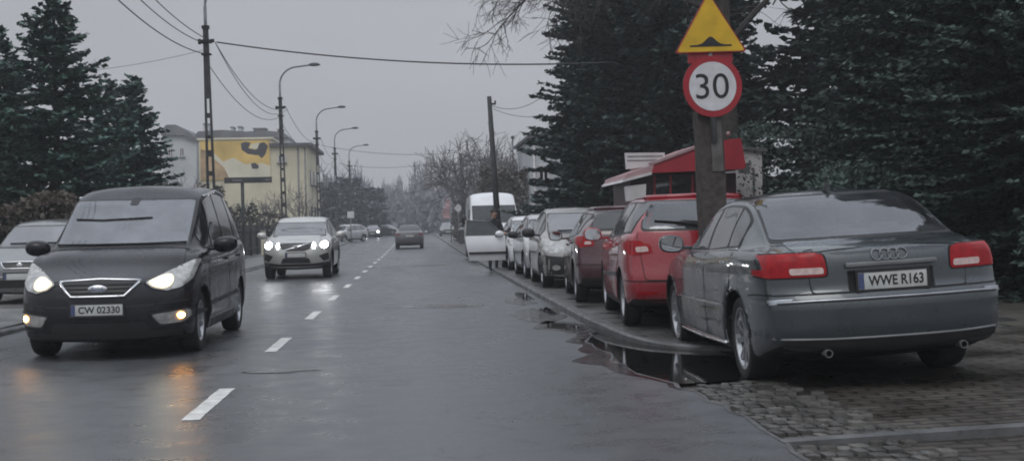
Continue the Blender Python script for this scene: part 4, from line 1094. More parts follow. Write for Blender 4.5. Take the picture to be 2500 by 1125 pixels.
def sheet(name, xs_fn, Ys, zf, mt, nx=4, kind='structure', skirt=0.0):
    """strip of ground between xs_fn(Y) = (x0, x1) with height zf(x, Y)"""
    V = []; Fc = []
    for Y in Ys:
        x0, x1 = xs_fn(Y)
        for i in range(nx+1):
            x = x0+(x1-x0)*i/nx; V.append((x, Y, zf(x, Y)))
        if skirt: V.append((x1+.004, Y, zf(x1, Y)-skirt))
    m = nx+2 if skirt else nx+1
    for j in range(len(Ys)-1):
        for i in range(m-1): a = j*m+i; Fc.append((a, a+1, a+m+1, a+m))
    o = mesh_np(name, V, Fc, mt); tag(o, kind=kind); return o

rng = random.Random(5)
YS = list(np.arange(-6, 30, .25))+list(np.arange(30, 70, 2))+list(np.arange(70, 320, 8))
EDGE = pchip([(-6, 2.05), (4, 2.08), (6.8, 2.10), (7.75, 2.15), (9.0, 2.10), (9.9, 2.03), (10.35, 1.92), (11.0, 1.90), (11.6, 1.84), (12.3, 1.90), (13.0, 1.86), (13.8, 1.90), (14.4, 2.05), (15.2, 2.16), (400, 2.16)])
jag = {}
def edge_x(Y):
    j = 0
    if Y < 15: 
        k = int(round(Y*4)); jag.setdefault(k, rng.uniform(-.035, .035)); j = jag[k]
    return EDGE(Y)+j
LK = -5.45
sheet('ground', lambda Y: (-260, 260), [-20, 0, 60, 100, 150, 200, 210, 400, 900, 2000], lambda x, Y: gz(Y)-.12, M['grass_far'], 8)
sheet('road', lambda Y: (LK+.0, edge_x(Y)), YS, lambda x, Y: gz(Y), M['asphalt'], 6, skirt=.07)
def apron_z(x, Y): return -.045+(x-2.0)*.030
sheet('forecourt', lambda Y: (1.7, 12), list(np.arange(-6, 13.2, .3)), apron_z, M['cobble'], 12)
pud = [(1.7, 9.75), (2.15, 9.85), (2.6, 9.95), (3.1, 10.2), (3.5, 10.8), (3.6, 11.6), (3.4, 12.35), (2.7, 13.0), (2.35, 13.8), (2.1, 14.5), (1.7, 14.5)]
o = mesh_np('puddle', [(x, y, -.014) for x, y in pud], [tuple(range(len(pud)))], M['water']); tag(o, kind='structure')
M['damp'] = mat('damp', (.022, .022, .023), .2, var=.3, vscale=3, rvar=.12, rscale=4)
# shallow water lying along the kerb and in a worn patch of the carriageway
def blob(name, cx, cy, rx, ry, z, mt, seed, n=26):
    r = random.Random(seed); ph = [r.uniform(0, 6.28) for _ in range(4)]
    V = [(cx+rx*math.cos(a)*(1+.22*math.sin(2*a+ph[0])+.14*math.sin(3*a+ph[1])+.08*math.sin(7*a+ph[2])), cy+ry*math.sin(a)*(1+.2*math.sin(2*a+ph[3])+.1*math.sin(5*a+ph[1])), z+gz(cy)) for a in np.linspace(0, 2*PI, n+1)[:-1]]
    o = mesh_np(name, V, [tuple(range(n))], mt); tag(o, kind='structure'); return o
blob('wet_patch', 1.83, 15.6, .30, .85, .0025, M['damp'], 3)
blob('puddle', 1.82, 15.6, .19, .55, .004, M['water'], 3)
blob('puddle', 2.0, 18.5, .12, .9, .004, M['water'], 4)
blob('puddle', 1.95, 22.5, .16, 1.5, .004, M['water'], 6)
M['pale_patch'] = mat('pale_patch', (.11, .11, .112), .34, var=.3, vscale=6, rvar=.12)
blob('wet_patch', 1.7, 17.6, .35, 1.3, .0025, M['damp'], 9)
blob('wet_patch', 1.75, 21, .22, 1.2, .0025, M['damp'], 12)
blob('wet_patch', .35, 20.3, .7, .5, .0025, M['damp'], 21)
blob('wet_patch', -.5, 42, 1.3, 1.5, .0025, M['damp'], 22)
blob('road_patch', -1.30, 11.55, .34, .17, .003, M['damp'], 31); blob('road_patch', -1.28, 11.52, .26, .11, .005, M['pale_patch'], 32)
blob('road_patch', .16, 6.65, .20, .10, .003, M['damp'], 33)
V = []; Fc = []; Yd = list(np.arange(9.4, 15.2, .2))
for Y in Yd:
    t = math.sin((Y-9.4)/5.8*PI); x = edge_x(Y)-.016; V += [(x-.02-t*(.22+.10*math.sin(Y*2.3)+.05*math.sin(Y*6.1)), Y, .003), (x, Y, .003)]
for j in range(len(Yd)-1): Fc.append((2*j, 2*j+1, 2*j+3, 2*j+2))
o = mesh_np('wet_patch', V, Fc, M['damp']); tag(o, kind='structure')
# kerbs
def drop(Y): return .06*min(max((14.6-Y)/2.0, 0), 1)      # the kerb is dropped towards the forecourt
def kerb(name, path, w=.13, h=.098, base=-.06):
    V = []; Fc = []; P = [Vector((p[0], p[1], 0)) for p in path]
    for i, p in enumerate(P):
        d = (P[min(i+1, len(P)-1)]-P[max(i-1, 0)]).normalized(); n = Vector((d.y, -d.x, 0)); g = gz(p.y)-(drop(p.y) if p.x > 0 else 0)
        for (u, z) in ((0, base), (0, h-.025), (.022, h), (w, h), (w, base)): V.append((p.x+n.x*u, p.y+n.y*u, z+g))
    for i in range(len(P)-1):
        for k in range(4): a = i*5+k; Fc.append((a, a+1, a+6, a+5))
        if 17 < P[i].y < 58.5 and abs((P[i].y-17.5) % 1-.5) < .004:          # open joint between kerb stones
            for k in range(5): V[i*5+k] = (V[i*5+k][0], V[i*5+k][1]+.0, V[i*5+k][2]-(.035 if 0 < k < 4 else 0))
    o = mesh_np(name, V, Fc, M['kerb']); tag(o, kind='structure'); return o
KP = [(5.6, 11.75), (4.6, 11.8), (3.7, 11.95), (3.0, 12.2), (2.62, 12.6), (2.4, 13.1), (2.26, 13.9), (2.18, 15), (2.16, 16.5)]
def smooth_path(P, n=8):
    P = chaikin([np.array(p, float) for p in P], 2); return [tuple(p) for p in P]
KPs = smooth_path(KP)+[(2.16, y+e) for y in np.arange(17.5, 58, 1.0) for e in (0, .49, .50, .51)]+[(2.16, y) for y in list(np.arange(58.5, 60, 1))+list(np.arange(60, 190, 10))]
kerb('kerb', KPs)
kerb('kerb', [(LK, y) for y in list(np.arange(190, 60, -10))+list(np.arange(60, -6, -3))])
# parking strip and footway behind the right-hand kerb
def kx(Y):
    for a, b in zip(KPs[:-1], KPs[1:]):
        if a[1] <= Y <= b[1] and b[1] > a[1]: return a[0]+(b[0]-a[0])*(Y-a[1])/(b[1]-a[1])
    return KPs[0][0] if Y < KPs[0][1] else 2.16
sheet('pavement', lambda Y: (kx(Y)+.11, 7.0), [11.95, 12.1, 12.3, 12.6, 13, 13.5, 14, 15, 16.5, 18, 22, 26, 30, 40, 50, 60, 80, 100, 140, 190], lambda x, Y: gz(Y)+.088-drop(Y), M['paving'], 4)
sheet('pavement', lambda Y: (-9.2, LK-.11), [-6, 0, 20, 40, 60, 80, 100, 140, 190], lambda x, Y: gz(Y)+.088, M['paving_left'], 3)
sheet('verge', lambda Y: (6.6, 40), [13.2, 18, 26, 40, 60], lambda x, Y: .06+(x-6.6)*.012, M['soil'], 6)
mb = MB()
mb.box((5.4, 7.05, apron_z(5.4, 7)+.0), (6.6, .12, .10), rot=Matrix.Rotation(-math.atan(.03), 3, 'Y'))
o = mb.build('edging_kerb', M['kerb']); tag(o, kind='structure')
# centre line
V = []; Fc = []
for k in range(-2, 30):
    y0 = 8.67+4.72*k; y1 = y0+1.68
    nn = 8; b = len(V); r = random.Random(k)
    for i in range(nn+1):
        y = y0+(y1-y0)*i/nn
        V += [(-1.66+r.uniform(-.006, .006), y, gz(y)+.0045), (-1.53+r.uniform(-.006, .006), y, gz(y)+.0045)]
    for i in range(nn): Fc.append((b+2*i, b+2*i+1, b+2*i+3, b+2*i+2))
o = mesh_np('road_marking', V, Fc, M['marking']); tag(o, kind='structure')

# worn gutter stones between the asphalt and the brown forecourt, and the pale broken lip of the asphalt
rg1 = random.Random(17); mb = MB(); y = -1.0
while y < 9.75:
    x = edge_x(y)+.05; ln = rg1.uniform(.09, .15)
    for k in range(rg1.randint(6, 8)):
        w_ = rg1.uniform(.07, .13)
        if rg1.random() < .88:
            cx, cy = x+w_/2, y+ln/2+rg1.uniform(-.03, .03); hgt = rg1.uniform(.0, .016); a = w_*.44; b2 = ln*.44; q = rg1.uniform(-.25, .25); z = apron_z(cx, cy)
            base = [(-a, -b2), (a, -b2), (a*1.1, 0), (a, b2), (-a, b2), (-a*1.1, 0)]
            rot = lambda u, v: (cx+u*math.cos(q)-v*math.sin(q), cy+u*math.sin(q)+v*math.cos(q))
            V = [(*rot(u, v), z-.01) for u, v in base]+[(*rot(u*.9, v*.9), z+.012+hgt) for u, v in base]+[(cx, cy, z+.02+hgt)]
            mb.add(V, [(i, (i+1) % 6, 6+(i+1) % 6, 6+i) for i in range(6)]+[(6+i, 6+(i+1) % 6, 12) for i in range(6)])
        x += w_
    y += ln
M['gutter_stone'] = mat('gutter_stone', (.078, .074, .068), .34, var=.35, vscale=4, island=.5, bump=.3, bscale=30, rvar=.15)
o = mb.build('gutter', M['gutter_stone']); tag(o, kind='structure')
V = []; Fc = []; Yl = list(np.arange(3, 10.6, .25))
for Y in Yl: x = edge_x(Y); V += [(x-.012-.02*abs(math.sin(Y*3.1)), Y, .0035), (x+.006, Y, .0035), (x+.012, Y, -.03)]
for j in range(len(Yl)-1):
    for i in range(2): a = j*3+i; Fc.append((a, a+1, a+4, a+3))
o = mesh_np('road_edge', V, Fc, M['kerb']); tag(o, kind='structure')
# ================================================================ trees and shrubs
def leaf_mat(name, c, rough=.6, island=.55):
    return mat(name, c, rough, var=.35, vscale=1.3, island=island, spec=.3)
M['spruce'] = leaf_mat('spruce_needles', (.056, .104, .086), island=.4)
M['spruce_pale'] = leaf_mat('spruce_tips', (.082, .134, .116), island=.4)
M['yew'] = leaf_mat('dark_needles', (.058, .084, .074), island=.28)
M['yew_pale'] = leaf_mat('dark_needle_tips', (.068, .096, .086), island=.28)
M['bark'] = mat('bark', (.045, .038, .032), .9, var=.4, vscale=9, bump=.6, bscale=18)
M['twig'] = mat('twig', (.055, .050, .050), .9, var=.3, vscale=2)
M['twig_far_hazed'] = mat('twig_far_hazed', (.20, .20, .225), .95, var=.25, vscale=.6)  # distance haze is mixed into this pale grey base colour
M['twig_mid'] = mat('twig_mid', (.115, .11, .115), .9, var=.3, vscale=1)  # raised above the near twig colour to paint in some distance haze
M['hedge_brown'] = leaf_mat('beech_leaves', (.105, .088, .074), island=.3)
M['bush'] = leaf_mat('bush_leaves', (.030, .036, .030))
M['bush_brown'] = leaf_mat('bare_bush', (.105, .095, .088))
M['bush_hazed'] = leaf_mat('hazy_evergreen', (.19, .20, .225), island=.3)  # pale blue-grey is painted-in distance haze, not the leaf colour

def conifer(label, loc, h, r, seed, mats=('spruce', 'spruce_pale'), dens=1.0, base=.6, shape=.85, spray=.42, name='conifer', group=None, lift=.0, wid=.10, lean=0):
    rg = np.random.default_rng(seed); root = thing(name, label, 'tree', loc, group=group)
    Q = []; mi = []; BV = MB()
    nb = int(dens*h*26)
    for i in range(nb):
        z = base+(h-base)*(rg.random()**1.25)*.985
        az = rg.uniform(0, 2*PI); f = 1-(z-base)/(h-base)
        L = r*(f**shape)*rg.uniform(.62, 1.12)*(1+.18*math.sin(3*az+seed)+.12*math.sin(z*1.7+az*2))+.12
        d = np.array([math.cos(az), math.sin(az), 0]); lat = np.array([-d[1], d[0], 0])
        sl = -.32*f+.30*(1-f)+rg.normal(0, .08)+lift
        def pos(t): return np.array([0, 0, z])+d*L*t+np.array([0, 0, 1])*(L*(sl*t+.22*t*t*f))
        n = int(L/.085*dens**.3)+4
        t = .12+.88*(np.arange(n)+rg.random(n))/n; t = np.repeat(t, 2); sg = np.tile([-1., 1.], n); m = 2*n
        P = np.array([0, 0, z])+d*(L*t)[:, None]+np.array([0, 0, 1])*(L*(sl*t+.22*t*t*f))[:, None]; tip = 1-.55*t
        dr = lat*(sg*rg.uniform(.5, 1, m))[:, None]+d*rg.uniform(.35, .9, m)[:, None]; dr[:, 2] += rg.normal(-.12, .26, m)
        dr /= np.linalg.norm(dr, axis=1)[:, None]; ln = (spray*tip*rg.uniform(.55, 1.2, m)*min(1, .4+L/1.4))[:, None]
        up = np.stack([rg.normal(0, .5, m), rg.normal(0, .5, m), np.ones(m)], 1); w = np.cross(dr, up); w /= np.linalg.norm(w, axis=1)[:, None]+1e-6; w *= wid*rg.uniform(.6, 1.3, m)[:, None]
        Q.append(np.stack([P-w*.35, P+dr*ln*.45-w, P+dr*ln, P+dr*ln*.5+w], 1))
        mi.append((((t > .72) & (rg.random(m) < .3)) | (rg.random(m) < .07)).astype(int))
        if L > .8 and i % 3 == 0: BV.tube([pos(0), pos(.4), pos(.8)], [.028, .02, .008], 3)
    fast_quads('crown', np.concatenate(Q), [M[mats[0]], M[mats[1]]], root, np.concatenate(mi))
    BV.tube([(0, 0, 0), (0, 0, h*.5), (0, 0, h*.97)], [.02*h, .012*h, .004*h], 8)
    BV.build('trunk', M['bark'], root)
    return root

def bush(name, label, cat, c, d, n, mt, seed, leaf=.16, group=None, rz=0, shell=.5, mats2=None, single=True):
    """leaves through a soft box of size d standing on c"""
    rg = np.random.default_rng(seed); Q = []
    P = rg.uniform(-1, 1, (n, 3)); ax = rg.random(n) < shell
    k = rg.integers(0, 3, n)
    for i in range(n):
        if ax[i]: P[i, k[i]] = (1 if P[i, k[i]] > 0 else -1)*rg.uniform(.82, 1.03) if k[i] < 2 else rg.uniform(.8, 1.04)
    P[:, 0] *= 1-.16*np.abs(P[:, 2])**3; P[:, 1] *= 1-.16*np.abs(P[:, 2])**3
    P[:, 2] += .12*np.sin(P[:, 0]*4+seed)+.08*np.sin(P[:, 0]*9+seed*2)
    for p in P:
        q = np.array([p[0]*d[0]/2, p[1]*d[1]/2, (p[2]+1)*d[2]/2])
        if q[2] < 0: continue
        a = rg.normal(0, 1, 3); a /= np.linalg.norm(a); b = np.cross(a, rg.normal(0, 1, 3)); b /= (np.linalg.norm(b)+1e-6)
        l = leaf*rg.uniform(.6, 1.4)
        Q.append([q-a*l*.5, q+b*l*.3, q+a*l*.5, q-b*l*.3])
    o = fast_quads(name, Q, M[mt]); o.location = c; o.rotation_euler = (0, 0, rz)
    return tag(o, label, cat, group)

def grow(mb, p, d, L, r, depth, rg, spread=.5, up=.12, kids=3, minr=.008, bias=None, sides=None):
    n = 4; path = [p]; rad = [r]; dd = d.copy()
    for i in range(n):
        dd = dd+np.array([rg.normal(0, .13), rg.normal(0, .13), rg.normal(0, .10)+up*.25])
        if bias is not None: dd = dd+bias*.10
        dd /= np.linalg.norm(dd); path.append(path[-1]+dd*L/n); rad.append(max(r*(1-.55*(i+1)/n), minr*.7))
    mb.tube([tuple(q) for q in path], rad, (6 if r > .06 else 4 if r > .02 else 3) if sides is None else sides)
    if depth <= 0: return
    for j in range(kids+(1 if rg.random() < .4 else 0)):
        t = rg.uniform(.35, 1); k = min(int(t*n), n-1); q = path[k]+(path[k+1]-path[k])*(t*n-k)
        nd = dd+rg.normal(0, spread, 3); nd[2] += up; nd /= np.linalg.norm(nd)
        grow(mb, q, nd, L*rg.uniform(.55, .8), max(r*.5, minr), depth-1, rg, spread, up, kids, minr, bias, sides)
def bare_tree(label, loc, h, seed, mt='twig', kids=3, depth=4, spread=.55, minr=.012, r0=None, name='bare_tree', group=None, trunk_h=.28, limbs=5, up=.2):
    rg = np.random.default_rng(seed); root = thing(name, label, 'tree', loc, group=group)
    r0 = r0 or h*.018; T = MB(); T.tube([(0, 0, -.1), (rg.normal(0, .1), rg.normal(0, .1), h*trunk_h*.6), (rg.normal(0, .15), 0, h*trunk_h), (rg.normal(0, .3), rg.normal(0, .2), h*.55)], [r0*1.2, r0, r0*.85, r0*.4], 8)
    T.build('trunk', M['bark'] if mt == 'twig' else M[mt], root)
    C = MB()
    for i in range(limbs):
        a = 2*PI*i/limbs+rg.uniform(-.4, .4); z = h*trunk_h*rg.uniform(.8, 1.7)
        d = np.array([math.cos(a)*rg.uniform(.4, .9), math.sin(a)*rg.uniform(.4, .9), rg.uniform(.6, 1.1)]); d /= np.linalg.norm(d)
        grow(C, np.array([0, 0, min(z, h*.5)]), d, h*.36, r0*.5, depth-1, rg, spread, up, kids, minr)
    C.build('crown', M[mt], root)
    return root

# ---- left side
S = 'spruces standing behind the left pavement'
p = at(130, -6, 32); conifer('tall dark spruce at the left edge, its tip cut by the top of the picture', (p.x, 32, .05), p.z, 2.7, 3, dens=2.3, group=S, shape=.74, spray=.32, wid=.085)
p = at(8, 62, 33.5); conifer('spruce partly outside the picture behind the tallest spruce', (p.x-.2, 33.5, .05), p.z, 2.5, 11, dens=1.9, group=S, spray=.33, wid=.09)
p = at(322, 182, 40); conifer('slender pointed spruce nearest to the yellow building', (p.x, 40, .05), p.z, 1.95, 5, dens=2.2, group=S, shape=.78, spray=.32, wid=.09)
p = at(258, 196, 41); conifer('blunt shorter spruce between the tallest and the slender one', (p.x, 41, .05), p.z, 1.9, 8, dens=2.0, group=S, shape=.55, spray=.33, wid=.09)
p = at(80, 540, 29); bush('hedge', 'clipped russet beech hedge behind the grey parked car', 'hedge', (p.x-1.7, 29.5, 0), (5.6, 1.1, 2.15), 9000, 'hedge_brown', 4, .13, shell=.7)
for i, (px, Y, w, h, mt, lb) in enumerate([(60, 36, 5, 2.6, 'bush', 'dark evergreen shrub under the tallest spruce'), (300, 44, 4.5, 2.6, 'bush', 'dark evergreen shrub under the slender spruce'), (430, 47, 2.4, 3.0, 'bush_brown', 'grey leafless shrub beside the slender spruce'), (480, 52, 2.4, 3.0, 'bush_brown', 'brownish leafless shrub below the mural')]):
    p = at(px, 540, Y); bush('shrub', lb, 'shrub', (p.x, Y, 0), (w, 2, h), 2600, mt, 20+i, .17, shell=.3)
for i, (px, Y, h, lb) in enumerate([(420, 60, 4.2, 'bare shrub-like tree in front of the pale house'), (470, 66, 4.4, 'bare young tree at the left edge of the mural'), (560, 70, 3.6, 'bare young tree below the direction board'), (660, 76, 3.8, 'bare young tree before the cream wall'), (735, 84, 4.6, 'bare young tree at the corner of the yellow building')]):
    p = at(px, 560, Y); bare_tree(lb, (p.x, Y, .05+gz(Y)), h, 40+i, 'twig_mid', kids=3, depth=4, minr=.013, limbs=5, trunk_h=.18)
# ---- right side: the big dark trees
D = 'dark conifers behind the right pavement'
conifer('huge dark conifer behind the red roofed kiosk', (8.6, 40, .05), 14.5, 4.3, 31, ('yew', 'yew_pale'), dens=4.0, base=1.2, shape=.60, spray=.42, wid=.12, group=D, lift=.02)
conifer('dark conifer right of the speed limit sign, over the roof of the slate saloon', (11.3, 26.5, .05), 17, 2.9, 33, ('yew', 'yew_pale'), dens=4.5, base=.3, shape=.5, spray=.30, wid=.075, group=D, lift=-.05)
conifer('dark conifer standing closest to the right edge', (10.0, 18.5, .05), 11.6, 3.4, 35, ('yew', 'yew_pale'), dens=4.5, base=.2, shape=.45, spray=.25, wid=.055, group=D, lift=-.08)
conifer('dark conifer seen between the two near ones', (13.0, 24.5, .05), 13, 4.2, 36, ('yew', 'yew_pale'), dens=2.8, base=.2, shape=.5, spray=.36, wid=.09, group=D, lift=-.05)
conifer('dark conifer far behind the wall beside the kiosk', (14.0, 36, .05), 14, 4.6, 37, ('yew', 'yew_pale'), dens=1.3, base=.3, shape=.5, spray=.65, wid=.18, group=D)
for i, (x, Y, w, d, h, lb) in enumerate([(8.0, 19.6, 3.2, 2, 2.0, 'low dark evergreen shrub beyond the roof of the slate saloon'), (9.6, 15.2, 2.6, 2.4, 1.5, 'low dark evergreen shrub at the right edge behind the slate saloon'), (12.2, 29, 4, 2.4, 2.6, 'dark evergreen shrub right of the shed'), (12.5, 20.5, 5, 3, 3, 'dark evergreen shrub deep under the right trees'), (12.0, 33, 7, 3, 4, 'tall dark evergreen shrub behind the kiosk wall')]):
    bush('shrub', lb, 'shrub', (x, Y, 0), (w, d, h), 9000, 'yew', 60+i, .11, shell=.4)
# a bare crown reaching over the parking strip, its trunk beside the sign
root = thing('bare_tree', 'leafless tree whose twigs hang over the parked cars at the top of the picture', 'tree', (9.0, 34.5, 0))
T = MB(); T.tube([(0, 0, -.1), (.05, 0, 3), (-.1, 0, 6), (-.15, 0, 8.5), (.3, .2, 11)], [.30, .25, .21, .17, .07], 10); T.build('trunk', M['bark'], root)
rg = np.random.default_rng(4); C = MB()
for (z, d, L, r) in [(6.2, (.75, -.2, .65), 4, .10), (7.2, (-.95, -.15, .35), 3.4, .085), (8.3, (-.9, -.4, .3), 3.2, .07), (9.0, (-.8, .2, .5), 3.2, .06)]:
    grow(C, np.array([-.1, 0, z]), np.array(d)/np.linalg.norm(d), L, r, 4, rg, .42, .02, 3, .010)
# the long limb that comes forward over the road edge
def limb(pts, r0):
    C.tube(pts, [r0*(1-.8*i/(len(pts)-1)) for i in range(len(pts))], 5)
    for i in range(1, len(pts)):
        for k in range(5):
            a = np.array(pts[i-1])+(np.array(pts[i])-np.array(pts[i-1]))*rg.random(); d = np.array([-.55+rg.normal(0, .35), rg.normal(0, .4), -.25+rg.normal(0, .4)]); d /= np.linalg.norm(d)
            grow(C, a, d, rg.uniform(.7, 1.3), .018, 2, rg, .55, -.08, 3, .0085)
limb([(-.1, 0, 8.2), (-1.6, -.4, 9.2), (-3.2, -.8, 9.3), (-4.6, -1.2, 8.9), (-5.8, -1.5, 8.3), (-6.7, -1.7, 7.6)], .10)
limb([(-3.2, -.8, 9.3), (-4.4, -.6, 8.7), (-5.5, -.4, 7.9), (-6.3, -.3, 7.1), (-6.9, -.2, 6.4)], .05)
limb([(-2.4, -.6, 9.3), (-3.6, -1.4, 8.8), (-4.5, -1.9, 8.1), (-5.1, -2.2, 7.4)], .045)
limb([(-.3, 0, 7.6), (-1.6, -.9, 8.3), (-2.9, -1.3, 8.3), (-4.0, -1.6, 7.9), (-4.9, -1.7, 7.2)], .05)
limb([(-1.6, -.4, 9.2), (-2.6, -.2, 8.6), (-3.5, .1, 8.0), (-4.2, .3, 7.4)], .04)
C.build('crown', M['twig'], root)
# ---- middle distance on the right
g2 = 'bare trees beyond the white van'
for i, (px, Y, h, lb) in enumerate([(1165, 74, 7.6, 'bare spreading tree just behind the white van'), (1235, 82, 7.4, 'bare tree between the van and the pale house'), (1110, 100, 8.2, 'bare tree left of the van by the far kerb'), (1280, 66, 5.6, 'small bare tree beside the pale house')]):
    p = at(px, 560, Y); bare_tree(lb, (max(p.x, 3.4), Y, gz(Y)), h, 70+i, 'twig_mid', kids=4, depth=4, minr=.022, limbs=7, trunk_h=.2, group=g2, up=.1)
p = at(1255, 520, 62); bush('shrub', 'dense brown thicket behind the white van', 'shrub', (p.x+.4, 63, 0), (4.2, 3, 4.3), 6500, 'bush_brown', 81, .2, shell=.3)
p = at(1180, 520, 90); bush('shrub', 'brown thicket left of the white van, beyond the utility pole', 'shrub', (p.x, 92, .1), (4.5, 3, 3.4), 2500, 'bush_brown', 82, .25, shell=.3)
# ---- the far wood that closes the street: one mass
rg = np.random.default_rng(12); Q = []; mi = []
def wood_top(x): return 7.6+1.6*math.sin(x*.55+1)+1.0*math.sin(x*1.3)+.8*math.sin(x*2.9+2)
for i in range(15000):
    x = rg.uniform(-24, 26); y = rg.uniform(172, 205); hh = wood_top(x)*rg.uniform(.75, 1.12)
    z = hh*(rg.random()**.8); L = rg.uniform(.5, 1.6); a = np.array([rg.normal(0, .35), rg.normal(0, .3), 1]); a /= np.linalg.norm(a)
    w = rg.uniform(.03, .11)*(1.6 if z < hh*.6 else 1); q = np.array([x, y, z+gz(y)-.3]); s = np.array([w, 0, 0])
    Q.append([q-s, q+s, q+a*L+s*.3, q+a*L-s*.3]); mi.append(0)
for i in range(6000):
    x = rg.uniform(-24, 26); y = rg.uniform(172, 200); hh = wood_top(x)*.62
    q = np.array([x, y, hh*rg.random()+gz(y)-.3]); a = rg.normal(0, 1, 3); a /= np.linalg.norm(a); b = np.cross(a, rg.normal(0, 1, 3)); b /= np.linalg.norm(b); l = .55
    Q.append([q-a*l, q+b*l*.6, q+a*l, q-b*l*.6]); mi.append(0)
o = fast_quads('woods', Q, M['twig_far_hazed'], None, mi); tag(o, kind='stuff')
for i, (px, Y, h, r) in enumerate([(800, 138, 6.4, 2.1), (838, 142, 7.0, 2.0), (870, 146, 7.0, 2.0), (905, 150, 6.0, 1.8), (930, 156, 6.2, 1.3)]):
    p = at(px, 560, Y); conifer(['hazy blue-grey evergreen at the corner of the yellow building', 'tallest hazy evergreen of the far clump', 'hazy evergreen in the middle of the far clump', 'low hazy evergreen above the far oncoming car', 'narrow hazy evergreen at the right end of the far clump'][i], (p.x, Y, gz(Y)-.1), h, r, 90+i, ('bush_hazed', 'bush_hazed'), dens=1.3, base=.1, shape=.35, spray=.55, wid=.17, name='evergreen', group='hazy evergreens at the end of the street')

conifer('dark conifer just behind the kiosk, between the huge conifer and the pale house', (6.9, 43, .05), 10.5, 2.9, 44, ('yew', 'yew_pale'), dens=4.0, base=1.0, shape=.42, spray=.42, wid=.12, group=D)
# ================================================================ poles, wires, signs, buildings
M['post_dark'] = mat('post_dark', (.045, .046, .05), .8, var=.35, vscale=5, bump=.2)
M['lamp_grey'] = mat('lamp_grey', (.16, .165, .175), .5, metal=.3, var=.2)
M['lamp_head'] = mat('lamp_head', (.06, .062, .068), .5, var=.2)
PX = -6.3; POST = 7.55
def lamp_post():
    root = empty('street_lamp', (0, 0, 0))
    mb = MB()
    def half(z): return .155-.075*z/POST
    for sx in (-1, 1):
        P = [(sx*half(0), -.08, 0), (sx*half(0), .08, 0), (sx*(half(0)-.075), .08, 0), (sx*(half(0)-.075), -.08, 0)]
        Q = [(sx*half(POST), -.05, POST), (sx*half(POST), .05, POST), (sx*(half(POST)-.05), .05, POST), (sx*(half(POST)-.05), -.05, POST)]
        mb.add(P+Q, [(0, 1, 5, 4), (1, 2, 6, 5), (2, 3, 7, 6), (3, 0, 4, 7), (4, 5, 6, 7)])
    for (a, b) in ((0, 1.2), (1.45, 1.9), (2.35, 2.55), (2.95, 3.1), (3.55, 3.75), (4.1, 4.22), (4.75, 4.9), (5.35, POST)):
        zc = (a+b)/2; mb.box((0, 0, zc), (2*half(zc)-.06, .07, b-a))
    mb.build('post', M['post_dark'], root)
    br = MB(); br.box((.0, 0, 7.12), (.34, .20, .10)); br.box((-.2, 0, 7.12), (.08, .08, .16)); br.box((.20, 0, 7.14), (.1, .08, .1)); 
    box('bracket', (0, 0, 6.72), (.30, .16, .05), M['gap'], root); box('bracket', (0, 0, 7.56), (.22, .18, .1), M['gap'], root)
    br.build('bracket', M['gap'], root)
    path = [(0, 0, POST-.3), (0, 0, 8.2)]
    for a in np.linspace(0, PI/2*.93, 9): path.append((.85-.85*math.cos(a), 0, 8.2+.85*math.sin(a)))
    path += [(1.5, 0, 9.13)]
    tube('arm', path, [.05]*2+[.042]*9+[.036], M['lamp_grey'], root, 8)
    bm = bmesh.new(); bmesh.ops.create_uvsphere(bm, u_segments=14, v_segments=8, radius=.5)
    for v in bm.verts: v.co = (v.co.x*.58+1.68, v.co.y*.26, (v.co.z*.22 if v.co.z > 0 else v.co.z*.14)+9.13)
    from_bm('lamp_head', bm, M['lamp_head'], root, smooth=60)
    return root
LY = [38.8, 59.8, 81.5, 99.5, 121]
LL = ['dark openwork street lamp post nearest to us, its lamp above the picture', 'street lamp before the right corner of the yellow building, second from us', 'third street lamp along the left pavement, beyond the yellow building', 'fourth street lamp along the left pavement, thinner and lower in the picture', 'farthest street lamp of the left row, small above the hazy evergreens']
proto = lamp_post()
for i, Y in enumerate(LY):
    o = proto if i == 0 else copy_tree(proto)
    o.location = (PX, Y, gz(Y)+.1); o.rotation_euler = (0, R(-.6), 0)
    tag(o, LL[i], 'street lamp', 'street lamps along the left pavement')
def wire(label, a, b, sag, r=.014, n=22, group='overhead wires'):
    a, b = Vector(a), Vector(b); P = []
    for i in range(n+1):
        t = i/n; p = a.lerp(b, t); p.z -= 4*sag*t*(1-t); P.append(p)
    o = tube('overhead_wire', P, r, M['wire'], None, 5)
    tag(o, label, 'wire', group); return o
zt = 7.2
names = [['upper', 'lower'], ['upper', 'lower'], ['upper', 'lower'], ['upper', 'lower']]
for i in range(4):
    Ya, Yb = LY[i], LY[i+1]; where = ['first and second', 'second and third', 'third and fourth', 'fourth and fifth'][i]
    for k, (dx, dz, sg) in enumerate([(.2, 0, .75), (-.16, -.45, .75), (.24, -.08, .95)]):
        if k == 2 and i > 0: continue
        wire(f"{['upper', 'lower', 'slack upper'][k]} overhead wire between the {where} street lamps", (PX+dx, Ya, zt+dz+gz(Ya)), (PX+dx, Yb, zt+dz+gz(Yb)), sg, .013)
A = Vector((PX, LY[0], 0)); B = Vector((PX, 17.5, 0))
wire('topmost wire coming from the top edge down to the nearest street lamp', (PX-.05, LY[0], 7.3), (PX+.15, 17.5, 8.2), .62, .014)
wire('wire just below the topmost one running down to the nearest street lamp', (PX-.2, LY[0], 7.2), (PX-.02, 17.5, 8.05), .70, .014)
wire('lowest wire coming from the top edge down to the nearest street lamp', (PX-.16, LY[0], 6.85), (PX-.12, 17.5, 7.5), .72, .016)
q = at(1500, 152, 37); wire('thick dark cable crossing the sky above the road into the right trees', (PX+.25, LY[0], 7.2), q, .30, .024, 30)
q = at(120, 178, 46); wire('thin pale wire from the nearest street lamp towards the spruces', (PX-.2, LY[0], 6.95), q, .15, .008)
